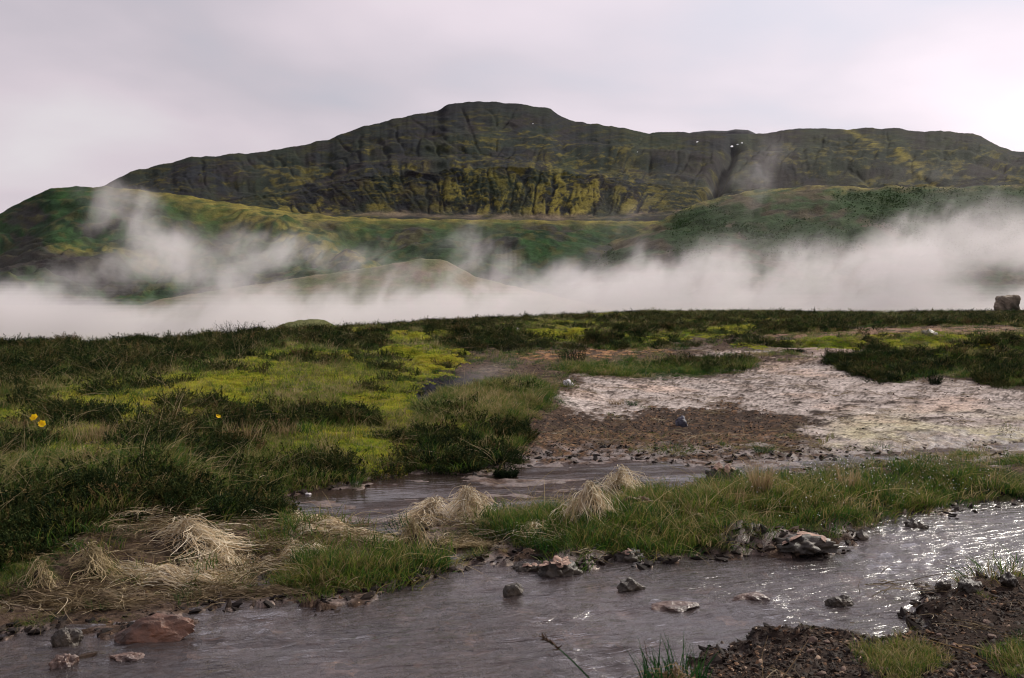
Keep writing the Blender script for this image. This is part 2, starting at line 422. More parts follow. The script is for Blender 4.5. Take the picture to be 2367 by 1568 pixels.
SKY_C = [(900, 700), (1150, 664), (1300, 620), (1400, 566), (1500, 522), (1560, 492), (1620, 468), (1720, 444), (1800, 436), (1900, 428), (2000, 434), (2100, 430), (2200, 434), (2367, 426), (2700, 420), (3300, 470)]
def relief_c(U, V, Q, x, y):
    fold = fbm(x * 0.012, y * 0.01, 4, 141)
    dz = fold * 7 * sstep(0, .3, Q) * (1 - sstep(.7, 1, Q)) + fbm(U * .006, (V + U * .15) * .05, 4, 143) * 3.0 * (1 - sstep(.9, 1, Q)) + fbm(x * .1, y * .1, 4, 145) * 0.9
    return dz, fold
SHRUB_P = [[(1930, 452), (2050, 436), (2240, 438), (2367, 432), (2600, 430), (2600, 540), (2367, 560), (2250, 590), (2140, 560), (2060, 530), (1960, 500)],
           [(1560, 500), (1650, 470), (1690, 500), (1660, 560), (1590, 600), (1540, 560)],
           [(1700, 520), (1850, 510), (2000, 540), (1960, 585), (1760, 580)], [(1260, 560), (1400, 560), (1440, 600), (1330, 640), (1220, 640)]]
def shrub_mask(U, V):
    w = fbm(U * .02, V * .03, 4, 151) * 22
    m = 0
    for p in SHRUB_P: m = np.maximum(m, sstep(-12, 10, poly_sd(U + w, V + w * .6, p)))
    return m
def colour_c(U, V, Q, x, y, z, fold):
    tan = C(0.060, 0.050, 0.032); brn = C(0.036, 0.030, 0.024); green = C(0.018, 0.046, 0.014); yel = C(0.19, 0.16, 0.05)
    n1 = fbm(U * 0.012, V * 0.04, 5, 155); n2 = fbm(U * 0.03, (V + U * .1) * 0.12, 4, 157)
    c = mixc(np.tile(tan, (len(U), 1)), brn, sstep(-.2, .3, n2 + n1 * .5))
    c = mixc(c, green, sstep(-.25, .15, n1) * 0.75)
    vs = interp(SKY_C, U)
    c = mixc(c, yel, np.exp(-np.clip(V - vs, 0, 999) / 12) * sstep(-.2, .2, n2) * .75 * sstep(1350, 1500, U))
    c = mixc(c, C(0.014, 0.034, 0.010), shrub_mask(U, V) * .85)
    return np.concatenate([c, np.ones((len(U), 1))], 1)
_, cv = hill('right_hill', SKY_C, [(800, 720), (3600, 720)], [290, 310, 450, 600, 800], [-.12, 0, .5, 1, 1.5], 620, 170, 850, 3300, colour_c, relief_c, near_hill_mat, jag=2)

SKY_D = [(200, 735), (300, 715), (380, 690), (470, 676), (550, 664), (640, 652), (700, 640), (780, 630), (850, 620), (920, 608), (975, 597), (1020, 600), (1060, 618), (1100, 640), (1200, 665), (1350, 700), (1500, 735)]
def relief_d(U, V, Q, x, y):
    return fbm(x * .09, y * .09, 4, 161) * 0.5 * (1 - sstep(.8, 1, Q)) + fbm(x * .5, y * .5, 4, 163) * .08, None
def colour_d(U, V, Q, x, y, z, i):
    n = fbm(U * .015, V * .05, 5, 165)
    c = mixc(np.tile(C(0.115, 0.098, 0.06), (len(U), 1)), C(0.075, 0.085, 0.04), sstep(-.15, .35, n + sstep(.9, .4, Q) * .5))
    c = mixc(c, C(0.12, .09, .07), sstep(.0, .5, fbm(U * .03, V * .03, 4, 167)) * sstep(850, 950, U))
    return np.concatenate([c, np.ones((len(U), 1))], 1)
low_mat = earth_material('hummock_soil', (0.5, 3.0), (0.25, 0.06), 0.7, 1.3, False)
hill('pale_rise', SKY_D, [(100, 745), (1600, 745)], [118, 122, 140, 160, 185], [-.12, 0, .5, 1, 1.5], 330, 60, 200, 1500, colour_d, relief_d, low_mat, jag=2)

# valley floor out to the hills
ax = np.concatenate([-np.geomspace(6000, 4, 60), [0], np.geomspace(4, 6000, 60)])
X, Y = np.meshgrid(ax, ax + 0.0)
x, y = X.ravel(), Y.ravel(); rr = np.hypot(x, y)
z = -1.7 + fbm(x * .02, y * .02, 3, 171) * .25 * sstep(20, 60, rr) + sstep(300, 1400, rr) * 8
vc = np.tile(np.array([0.06, 0.065, 0.035, 1.0]), (len(x), 1))
tag(obj('valley_floor', mesh_np('valley_floor', np.stack([x, y, z], 1), grid_faces(len(ax), len(ax)), low_mat, True, vc)), kind='structure')

# snow left in the gullies: small sunk lenses on the mountain face
snow_m = stone_material('old_snow', (0.8, 0.82, 0.86), (0.7, 0.72, 0.78), 0.05, 0.7)
mU, mV = project(mv[0], mv[1], mv[2])
for (u_, v_, wu, hv) in [(1231, 290, 3, 2.2), (1612, 331, 5, 6), (1474, 355, 3, 2.5), (1543, 350, 5, 3), (1692, 341, 6, 10), (1703, 338, 4, 4), (1713, 334, 4, 5)]:
    i = np.argmin((mU - u_) ** 2 + (mV - v_) ** 2 + 1e4 * (mv[1] > 2200))
    cx, cy, cz = mv[0][i], mv[1][i], mv[2][i]
    k = cy / F
    r_ = np.random.default_rng(int(u_)); a_ = np.linspace(0, 2 * math.pi, 14, endpoint=False)
    rr_ = 0.35 + 0.6 * r_.random(14)
    rim = np.stack([np.cos(a_) * wu * k * .8 * rr_ + np.sin(a_) * wu * k * .25, np.sin(a_) * hv * k * 1.2 * rr_, np.sin(a_) * hv * k * .5 * rr_], 1)
    top = rim * .6 + np.array([0, -.5, .5])
    vv = np.concatenate([rim, top, [[0, -.6, .6]]])
    ff = [[j, (j + 1) % 14, 14 + (j + 1) % 14, 14 + j] for j in range(14)] + [[14 + j, 14 + (j + 1) % 14, 28, 28] for j in range(14)]
    me = bpy.data.meshes.new('snow_patch'); me.from_pydata([tuple(q) for q in vv], [], [tuple(f[:3]) if f[2] == f[3] else tuple(f) for f in ff]); me.materials.append(snow_m)
    o = obj('snow_patch', me, mountain, (cx, cy - 3, cz + 2))

# ================================================================== THE NEAR GROUND
CREST_D = [(-700, 16), (0, 16.8), (300, 17.5), (430, 18), (550, 19), (700, 21), (1000, 27), (1300, 34), (1500, 38), (1750, 37), (2000, 36), (2367, 35.5), (3200, 35)]
CREST_Z = [(-700, .28), (0, .28), (430, .36), (550, .44), (1000, .44), (1300, .48), (1500, .54), (1750, .57), (2200, .59), (2330, .70), (2450, .62), (3200, .62)]
CP = [(1183, 2600, .06), (-300, 1800, -.04), (0, 1568, -.05), (500, 1568, -.08), (1000, 1568, -.06), (2800, 1700, .15), (2367, 1568, .12), (1900, 1568, .08), (1700, 1545, .03), (2367, 1370, .06), (2100, 1470, .05), (2900, 1400, .12),
      (200, 1350, .05), (0, 1380, .05), (-400, 1350, .12), (430, 1290, .05), (700, 1300, .04), (1000, 1260, .06), (1350, 1210, .07), (1600, 1190, .12), (1900, 1140, .12), (2300, 1090, .12), (2700, 1080, .12),
      (0, 1250, .20), (220, 1240, .14), (-400, 1200, .35), (0, 1100, .38), (0, 1010, .48), (-400, 1000, .5), (200, 1060, .38), (300, 1005, .46), (500, 1005, .43), (720, 1000, .40), (950, 985, .36), (1120, 1000, .20), (300, 1150, .22), (520, 1130, .14),
      (700, 1090, .14), (800, 1100, .06), (1000, 1075, .10), (1180, 1060, .03), (900, 1040, .22), (1190, 960, .22),
      (0, 900, .50), (300, 880, .53), (600, 870, .54), (900, 850, .50), (820, 940, .44), (950, 900, .42), (0, 810, .42), (600, 800, .52), (1000, 780, .48), (1300, 770, .53), (1500, 745, .6), (2000, 745, .65), (2367, 745, .68), (2900, 745, .7),
      (1300, 1010, .05), (1500, 1045, .02), (1800, 1040, .02), (2300, 1010, .03), (2800, 1000, .05), (1400, 920, .12), (1700, 940, .06), (2300, 930, .10), (1600, 860, .20), (2000, 850, .25), (2300, 860, .22), (2800, 860, .25),
      (1000, 878, .36), (1100, 870, .33), (1200, 890, .26), (1900, 800, .42), (1300, 830, .36)]
CPa = np.array(CP, float)
cw = at_z(CPa[:, 0], CPa[:, 1], CPa[:, 2])
cs, cl = cw[:, 0] / cw[:, 1], np.log(cw[:, 1])
K = np.hypot((cs[:, None] - cs[None]) * 2.2, cl[:, None] - cl[None])
A_ = np.block([[K + np.eye(len(cs)) * 1e-3, np.ones((len(cs), 1))], [np.ones((1, len(cs))), np.zeros((1, 1))]])
wgt = np.linalg.solve(A_, np.concatenate([cw[:, 2], [0]]))
def base_h(x, y):
    s, l = x / y, np.log(y); h = np.full(x.shape, wgt[-1])
    for a, b, w in zip(cs, cl, wgt): h += w * np.hypot((s - a) * 2.2, l - b)
    return h
STREAM = [(-800, 1500), (-300, 1480), (0, 1455), (130, 1462), (250, 1470), (430, 1432), (560, 1392), (640, 1376), (740, 1398), (860, 1372), (940, 1342), (1010, 1318), (1120, 1318), (1180, 1300), (1230, 1290), (1330, 1318), (1400, 1290), (1480, 1298), (1600, 1282), (1700, 1276), (1850, 1268), (1950, 1258), (1990, 1215),
          (2090, 1182), (2200, 1178), (2367, 1166), (2700, 1150), (3200, 1130), (3200, 1300), (2700, 1310), (2367, 1336), (2250, 1352), (2160, 1370), (2130, 1398), (2080, 1440), (2080, 1468), (1960, 1478), (1880, 1450), (1790, 1468), (1770, 1492), (1670, 1518), (1580, 1552), (1500, 1580), (1300, 1700), (1000, 2600), (-2500, 2600)]
POOL = [(560, 1180), (630, 1148), (760, 1132), (900, 1108), (1030, 1098), (1110, 1094), (1200, 1078), (1330, 1066), (1450, 1062), (1600, 1060), (1680, 1066), (1800, 1070), (1900, 1056), (2050, 1046), (2140, 1036), (2260, 1030), (2367, 1024), (2800, 1008), (3300, 1000), (3300, 1030),
        (2700, 1042), (2367, 1046), (2150, 1058), (1990, 1078), (1850, 1092), (1700, 1104), (1600, 1122), (1480, 1128), (1420, 1148), (1330, 1170), (1240, 1196), (1130, 1206), (1060, 1200), (960, 1222), (900, 1250), (840, 1240), (760, 1218), (640, 1196)]
PUDDLE_CLEAR = 1
PUDDLE = [(545, 1345), (560, 1318), (600, 1305), (650, 1312), (672, 1335), (640, 1358), (585, 1366)]
PUDDLE2 = [(960, 1290), (1010, 1268), (1060, 1262), (1130, 1268), (1120, 1290), (1040, 1304)]
FLATPOOL = [(1740, 1432), (1830, 1415), (1900, 1432), (1950, 1450), (2090, 1446), (2060, 1470), (1980, 1490), (1880, 1470)]
NC, NR = 1000, 640
S0, S1, Y0, Y1 = -0.80, 0.80, 0.9, 75.0
OFF = 1.2
def gi(s, y):                    # grid coordinates of a place
    return (s - S0) / (S1 - S0) * (NC - 1), np.log((y + .3) / (Y0 + .3)) / math.log((Y1 + .3) / (Y0 + .3)) * (NR - 1)
rows = (Y0 + .3) * ((Y1 + .3) / (Y0 + .3)) ** (np.arange(NR) / (NR - 1)) - .3
Yg, Sg = np.meshgrid(rows, np.linspace(S0, S1, NC), indexing='ij')
Xg = Sg * (Yg + OFF)
gx, gy = Xg.ravel(), Yg.ravel()
B0 = base_h(gx, gy)
B0 = np.clip(B0, -.1, .8)
uz, vz = project(gx, gy, np.zeros_like(gx))       # place on the water plane
wx = fbm(gx * 1.6, gy * 1.6, 5, 201); wy = fbm(gx * 1.6, gy * 1.6, 5, 205)
wf = fbm(gx * 9, gy * 9, 4, 209)
kk = np.clip(vz - 690, 20, 900) / 500.0
def water_sd(poly, a=1.0):
    return poly_sd(uz + (wx * 55 + wf * 34) * kk * a, vz + (wy * 24 + wf * 16) * kk * a, poly)
sd_s = water_sd(STREAM); sd_p = water_sd(POOL, .8); sd_u = np.maximum(water_sd(PUDDLE, .5), water_sd(PUDDLE2, .5))
sd_w = np.maximum(np.maximum(sd_s, sd_p), sd_u)
# bank profile
H = B0 + fbm(gx * 0.9, gy * 0.9, 4, 211) * 0.02 * sstep(.0, .2, B0)
ub, vb = project(gx, gy, B0)                       # place on the base ground
n_w = fbm(gx * .8, gy * .8, 5, 215) ; n_w2 = fbm(gx * 2.5, gy * 2.5, 5, 219); n_f = fbm(gx * 7, gy * 7, 5, 223); n_ff = fbm(gx * 22, gy * 22, 4, 227)
kb = np.clip(np.clip(vb - 700, 15, 900) / 300.0, 0, 1.0)
U2 = ub + (n_w * 45 + n_w2 * 45 + n_f * 34 + n_ff * 16) * kb ; V2 = vb + (n_w2 * 20 + n_f * 15 + n_ff * 9) * kb
def reg(poly, soft=10): return sstep(-soft, soft, poly_sd(U2, V2, poly))
crestd = interp(CREST_D, ub); crestz = interp(CREST_Z, ub)
CRUST = [[(1310, 905), (1330, 880), (1420, 866), (1480, 868), (1560, 864), (1650, 866), (1760, 846), (1870, 836), (1910, 822), (1840, 812), (1620, 830), (1590, 818), (1800, 800), (1990, 806), (2080, 822), (2000, 846), (2080, 880), (2160, 890), (2260, 884), (2330, 905), (2500, 905), (3000, 900), (3000, 1022), (2367, 1020),
          (2150, 1028), (1960, 1034), (1880, 1016), (1860, 985), (1800, 945), (1660, 932), (1520, 940), (1400, 955), (1300, 950)]]
DGRAV = [(1240, 955), (1400, 960), (1520, 934), (1680, 928), (1820, 946), (1900, 980), (1900, 1024), (1800, 1048), (1600, 1058), (1420, 1056), (1200, 1062), (1050, 1080), (1180, 1020)]
BANDR = [(1700, 772), (1900, 762), (2150, 756), (2367, 754), (3000, 752), (3000, 774), (2367, 776), (2100, 778), (1850, 786)]
ORANG = [(1150, 822), (1300, 812), (1500, 806), (1560, 816), (1420, 830), (1250, 834)]
MOSS = [[(-600, 880), (0, 905), (200, 858), (430, 835), (620, 812), (800, 806), (960, 808), (1090, 822), (1020, 852), (960, 866), (950, 885), (990, 905), (1180, 885), (1240, 905), (1200, 930), (1000, 960), (960, 990), (820, 978), (700, 968), (580, 965), (520, 930), (300, 950), (0, 970), (-600, 980)],
        [(380, 790), (560, 770), (800, 756), (1000, 748), (1300, 730), (1500, 718), (1800, 718), (1850, 735), (1700, 770), (1500, 790), (1250, 788), (1000, 800), (700, 800)], [(1700, 800), (1850, 790), (2100, 776), (2367, 780), (3000, 780), (3000, 830), (2250, 840), (2050, 810), (1850, 800)]]
HEATH = [[(-600, 790), (0, 800), (300, 800), (430, 790), (640, 800), (560, 820), (360, 845), (150, 868), (0, 885), (-600, 880)],
         [(420, 790), (700, 770), (1000, 752), (1300, 738), (1700, 728), (2367, 722), (3000, 722), (3000, 755), (2200, 752), (1850, 770), (1750, 800), (1500, 800), (1300, 806), (1080, 812), (900, 800), (600, 800)],
         [(280, 925), (520, 912), (650, 930), (600, 975), (380, 990), (290, 960)],  # heather patch on the mound fronts, partly standing in for their shade
         [(1500, 848), (1600, 842), (1740, 836), (1720, 856), (1600, 866)],
         [(1920, 842), (2000, 818), (2130, 815), (2250, 800), (2367, 790), (3000, 790), (3000, 895), (2367, 892), (2300, 894), (2240, 862), (2110, 872), (2040, 884), (1980, 868)],
         [(-600, 1000), (0, 1010), (300, 1000), (640, 985), (820, 985), (960, 960), (1130, 960), (1230, 985), (1200, 1060), (1080, 1062), (930, 1060), (760, 1090), (620, 1150), (430, 1180), (200, 1230), (0, 1280), (-600, 1300)]]
GRASS = [[(1280, 850), (1450, 838), (1640, 842), (1740, 838), (1690, 862), (1560, 872), (1380, 868)], [(-600, 985), (0, 985), (300, 975), (500, 985), (650, 990), (700, 1010), (600, 1060), (400, 1075), (180, 1110), (0, 1150), (-600, 1180)],
         [(820, 1090), (880, 1065), (1010, 1066), (1090, 1100), (1100, 1115), (900, 1118)],
         [(1440, 1160), (1600, 1150), (1720, 1136), (1900, 1112), (2100, 1092), (2367, 1076), (3000, 1060), (3000, 1120), (2367, 1140), (2200, 1162), (2000, 1175), (1800, 1192), (1650, 1228), (1500, 1250), (1420, 1230), (1420, 1180)],
         [(700, 1312), (780, 1290), (900, 1268), (1050, 1262), (1120, 1275), (1000, 1310), (860, 1345), (760, 1385), (690, 1370)], [(1140, 1215), (1250, 1190), (1380, 1200), (1480, 1210), (1500, 1245), (1380, 1250), (1200, 1245)],
         [(950, 890), (1100, 878), (1250, 885), (1290, 915), (1230, 950), (1100, 935), (970, 925)], [(2050, 1520), (2090, 1498), (2150, 1500), (2200, 1530), (2210, 1560), (2080, 1570)], [(2330, 1510), (2420, 1480), (2420, 1570), (2345, 1570)],
         [(0, 1290), (60, 1270), (130, 1330), (60, 1370), (0, 1375), (-400, 1380), (-400, 1290)]]
STRAW = [[(-400, 1200), (0, 1200), (300, 1180), (430, 1180), (560, 1170), (620, 1190), (900, 1215), (1120, 1200), (1150, 1255), (960, 1300), (620, 1370), (430, 1410), (200, 1420), (0, 1410), (-400, 1420)]]
U3 = U2 + 85 * fbm(gx * 1.3, gy * 1.3, 4, 311) + 30 * n_ff; V3 = V2 + 20 * fbm(gx * 1.3, gy * 1.3, 4, 315) + 8 * n_ff
m_crust = sstep(-9, 9, poly_sd(U3, V3, CRUST[0]))
m_dg = sstep(-16, 16, poly_sd(U3, V3, DGRAV)); m_band = reg(BANDR, 6) * sstep(-.4, 0.0, n_w2); m_or = reg(ORANG, 6) * sstep(-.1, .3, n_f)
def anyof(ps, soft): 
    m = 0
    for p in ps: m = np.maximum(m, reg(p, soft))
    return m
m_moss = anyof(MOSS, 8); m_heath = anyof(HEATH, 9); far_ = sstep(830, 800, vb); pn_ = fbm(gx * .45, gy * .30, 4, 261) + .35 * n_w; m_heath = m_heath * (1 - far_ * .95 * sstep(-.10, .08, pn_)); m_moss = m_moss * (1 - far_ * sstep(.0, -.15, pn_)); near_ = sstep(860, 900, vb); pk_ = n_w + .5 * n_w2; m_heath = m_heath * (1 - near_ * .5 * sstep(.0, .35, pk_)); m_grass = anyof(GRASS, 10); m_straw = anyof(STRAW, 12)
front = 1 - sstep(0.90, 1.02, gy / crestd)
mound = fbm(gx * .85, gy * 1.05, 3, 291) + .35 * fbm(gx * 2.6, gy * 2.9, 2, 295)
m_x = m_moss * sstep(-.08, -.34, mound) * sstep(10000, 9999, vb)  # heather set into moss hollows, partly to darken them as shade would
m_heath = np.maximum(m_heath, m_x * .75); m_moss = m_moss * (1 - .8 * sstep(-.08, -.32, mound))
land = sstep(3, -6, sd_w)                           # 1 on land
m_crust = m_crust * (1 - m_heath * .9) * land; m_dg = m_dg * (1 - m_crust * .8)
# the dark blotch breaking the crust at its left middle
blot = sstep(.12, .4, n_w2 + n_f * .5) * reg([(1650, 925), (1950, 935), (2150, 930), (2300, 960), (2100, 1010), (1900, 1010), (1700, 985)], 20)
veg = np.clip(np.maximum(np.maximum(m_moss, m_heath), m_grass), 0, 1) * land
# cushions, hummocks
bil = np.abs(perlin(gx * 1.5, gy * 1.1, 231)) * .6 + np.abs(perlin(gx * 3.7, gy * 3.1, 235)) * .4
up_veg = sstep(.2, .4, B0)
H += veg * up_veg * (bil * 0.34 - 0.16) * np.clip(gy / 8, .45, 1.0) * (1 - .55 * sstep(12, 20, gy))
H += veg * up_veg * n_f * .018 + veg * up_veg * (.25 + .75 * sstep(22, 10, gy)) * mound * .32
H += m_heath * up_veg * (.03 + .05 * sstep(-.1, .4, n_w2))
# moss shelf with an undercut dark face in front
def shelf(u, v, su, sv, hgt): return hgt * np.exp(-((ub - u) / su) ** 2 - ((vb - v) / sv) ** 2)
H += shelf(240, 885, 90, 16, .08) + shelf(600, 868, 120, 14, .10) + shelf(780, 860, 110, 12, .09) + shelf(880, 958, 110, 14, .08) + shelf(620, 952, 60, 12, .07) + shelf(560, 775, 50, 10, .06) + shelf(900, 845, 70, 8, .06) + shelf(890, 900, 90, 12, .05)
H -= shelf(420, 935, 140, 18, .09) + shelf(1035, 876, 78, 10, .30)
H += m_crust * (np.clip(n_w2, -.3, 1) * .008 + n_f * .004) + (1 - veg) * land * (n_f * .006 + n_ff * .005)
H += m_dg * (n_f * .012 + n_ff * .01)
H += land * m_straw * n_f * .01
# water beds and banks
bed = -0.035 - 0.02 * sstep(0, 60, sd_w) + 0.022 * n_w2 * (sd_s > 0) + n_f * .008
pn2 = fbm(gx * 1.1, gy * 3.2, 5, 321); bedw = np.where(sd_p > 0, np.minimum(-.010 + .030 * pn2 + .010 * n_f, .012) - .02 * sstep(20, 60, sd_p) * sstep(.25, -.1, pn2), bed)
lift = np.clip(-sd_w, 0, 200)
bank = 0.004 + np.minimum(lift * interp([(0, .004), (690, .004), (1100, .0016), (1500, .0009), (3000, .0005)], vz), 9)
H = np.where(sd_w > 0, np.minimum(bedw * sstep(0, 10, sd_w) + .004 * (1 - sstep(0, 10, sd_w)), .012), np.minimum(H, np.maximum(bank, .004)) )
H = np.where(sd_w > 0, H, np.maximum(H, .006 + .006 * n_f))
# stones breaking the water of the stream, mud bars
def bar(u, v, su, sv, hgt):
    g = np.exp(-((uz - u + wx * 30 * kk) / su) ** 2 - ((vz - v + wy * 10 * kk) / sv) ** 2); return hgt * g * (1 + .5 * n_f + .35 * n_ff)
H = H + bar(1740, 1262, 130, 11, .075) + bar(1880, 1272, 55, 6, .05) + bar(1850, 1500, 130, 20, .025) + bar(1980, 1416, 60, 9, .06) + bar(2110, 1190, 60, 8, .02) + bar(1300, 1300, 60, 9, .04) + bar(700, 1400, 60, 8, .04)
H = H + bar(1700, 1372, 60, 9, .045) + bar(1590, 1350, 45, 6, .035) + bar(1900, 1312, 80, 6, .04) + bar(1000, 1500, 90, 9, .03) + bar(420, 1510, 90, 10, .03) + bar(180, 1525, 70, 14, .045)
# beyond the crest
t_ = gy / crestd
drop = sstep(1.0, 1.75, t_) * 1.25 + np.clip(t_ - 1.0, 0, .3) * .25
keep = sstep(.82, 1.0, t_)
Hc = lerp(H, crestz + fbm(gx * .4, gy * .4, 5, 241) * .11 + n_w2 * .03, keep * .85)
H = Hc - drop
H += .80 * np.exp(-(((gx + 6.35) / 1.15) ** 2 + ((gy - 30) / 2.0) ** 2) ** 2) * (1 + .15 * n_w) + .75 * np.exp(-((gx + 13.9) / 1.7) ** 2 - ((gy - 27) / 2.5) ** 2) * (1 + .3 * n_w2)
H = lerp(H, np.full_like(H, -1.9), sstep(60, 74, gy)) - 1.8 * sstep(.72, .8, np.abs(Sg.ravel())) * sstep(20, 60, gy)

# albedo per vertex (material colours; heather partly stands in for mound shade)
n_c = len(gx); ones = np.ones(n_c)
soil = C(0.055, 0.037, 0.027); soil_l = C(0.11, 0.078, 0.058); dark = C(0.028, 0.021, 0.018); crust = C(0.31, 0.27, 0.25); crust_y = C(0.33, 0.31, 0.19); moss_y = C(0.27, 0.27, 0.03); moss_g = C(0.08, 0.17, 0.02); moss_o = C(0.20, 0.14, 0.03)
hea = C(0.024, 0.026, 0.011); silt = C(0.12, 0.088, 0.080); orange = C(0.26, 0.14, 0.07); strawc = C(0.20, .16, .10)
c = mixc(np.tile(soil, (n_c, 1)), soil_l, sstep(0, .45, n_w2 + .5 * n_f) * .7)
c = mixc(c, dark, sstep(.0, .35, n_ff + .4 * n_f) * .65)
c = mixc(c, dark, m_dg * .72 * sstep(-.5, .0, n_f + .3 * n_ff)); c = mixc(c, orange, m_dg * sstep(.22, .45, n_ff + .15 * n_w2 + .25 * sstep(985, 1010, vb)) * .3)
cc = mixc(np.tile(crust, (n_c, 1)), C(0.20, .165, .145), sstep(-.15, .35, n_w2 + .35 * n_f) * .85); cc = mixc(cc, crust_y, sstep(930, 1000, vb) * sstep(1850, 2000, ub) * sstep(-.25, .3, n_w) * .8)
cc = mixc(cc, C(.40, .29, .23), sstep(.1, .5, n_w) * .5)
cc = mixc(cc, dark * 1.3, np.clip(sstep(.10, .30, n_ff * .7 + n_f * .45 + .30 * fbm(gx * .5, gy * .5, 3, 297)) * .8 + blot * .9, 0, 1))
c = mixc(c, cc, m_crust); c = mixc(c, C(.20, .125, .085), m_band * .85); c = mixc(c, orange, m_or)
tr_ = sstep(1750, 1850, ub) * (1 - sstep(800, 850, vb)) * m_crust; c = mixc(c, C(.24, .17, .14), tr_ * .7)
mg = mixc(np.tile(moss_y, (n_c, 1)), moss_g, sstep(-.15, .35, n_w + .5 * n_w2)); mg = mixc(mg, moss_o, sstep(.0, .4, fbm(gx * 1.3, gy * 1.3, 4, 251)) * .7 * sstep(1100, 500, ub))
mg = mixc(mg, hea, sstep(.12, .45, n_f + .6 * n_w2 + .15) * .6)
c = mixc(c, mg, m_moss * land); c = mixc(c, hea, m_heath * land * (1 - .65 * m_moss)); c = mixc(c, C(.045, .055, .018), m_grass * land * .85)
c = mixc(c, C(.085, .064, .042), m_straw * land * sstep(-.3, .2, n_f) * .7)
wet = sstep(-42, -3, sd_w); wet = np.maximum(wet, reg([(1560, 1050), (1800, 1030), (1960, 1036), (2367, 1020), (3000, 1010), (3000, 1060), (2367, 1060), (1900, 1100), (1560, 1120)], 12))
c = mixc(c, silt, wet * (1 - veg * .8) * sstep(-.3, .2, n_f + .3 * n_w2) * .65)
c = mixc(c, C(.10, .072, .062), (sd_p > 0) * .6); c = mixc(c, C(.17, .125, .10), (sd_s > 0) * 1.0 * sstep(-.3, .4, n_f + n_w2)); c = mixc(c, C(.06, .06, .065), (sd_s > 0) * sstep(0.05, .35, fbm(gx * 3.2, gy * 5, 4, 255)) * .8)
c = mixc(c, C(.36, .25, .18), (sd_s > 0) * sstep(.22, .5, fbm(gx * 5, gy * 8, 4, 259)))
vent = np.exp(-((ub - 1040) / 80) ** 2 - ((vb - 873) / 10) ** 2); c = mixc(c, C(.012, .012, .017), np.clip(vent * 2.6, 0, 1))
c = mixc(c, C(.09, .10, .04), sstep(1.02, 1.2, t_) * .8)
nb_ = sstep(1330, 1370, vb) * (ub > 1400) * land; c = mixc(c, dark * .9, nb_ * .75 * (1 - m_grass))
rgh = lerp(.95, .38, np.clip(wet * (1 - veg) * sstep(-.35, .25, n_f + .4 * n_w2), 0, 1))
cols = np.concatenate([c, rgh[:, None]], 1)
def speck(t, col, at, geo):
    n = noise_node(t, 55, 4, .7, geo.outputs['Position']); v = t.nodes.new('ShaderNodeTexVoronoi'); v.inputs['Scale'].default_value = 38; t.links.new(geo.outputs['Position'], v.inputs['Vector'])
    col = value_mul(t, col, .7, 1.3, n.outputs[0])
    return value_mul(t, col, .85, 1.15, v.outputs['Distance'])
ground_mat = earth_material('ground_soil', (6.0, 24.0), (0.03, 0.010), 0.62, 1.4, True, speck, 1.0, .4)
ground = tag(obj('ground', mesh_np('ground', np.stack([gx, gy, H], 1), grid_faces(NR, NC), ground_mat, True, cols)), kind='structure')
G = {k: v.reshape(NR, NC) for k, v in dict(H=H, moss=m_moss, heath=m_heath, grass=m_grass, straw=m_straw, crust=m_crust, dg=m_dg, band=m_band, sdw=sd_w, sds=sd_s, land=land, t=t_, wet=wet, nw=n_w, nw2=n_w2, nf=n_f, ub=ub, vb=vb, uz=uz, vz=vz, up=up_veg, bil=bil).items()}
def look(k, x, y):
    ci, ri = gi(x / (y + OFF), y)
    ci = np.clip(ci, 0, NC - 1.001); ri = np.clip(ri, 0, NR - 1.001)
    c0 = ci.astype(int); r0 = ri.astype(int); fc = ci - c0; fr = ri - r0; A = G[k]
    return (A[r0, c0] * (1 - fc) * (1 - fr) + A[r0, c0 + 1] * fc * (1 - fr) + A[r0 + 1, c0] * (1 - fc) * fr + A[r0 + 1, c0 + 1] * fc * fr)
def hz(x, y): return float(look('H', np.array([x], float), np.array([y], float))[0])
def on_ground(u, v):              # follow the view ray of a measured place down to the built ground
    ys = np.geomspace(1.5, 60, 4000); s = side_of(u, v); zr = CAM_Z + slope_of(v) * ys
    hh = np.maximum(look('H', s * ys, ys), 0)
    i = np.argmax(zr < hh); y_ = ys[i]
    return np.array([s * y_, y_, hh[i]])

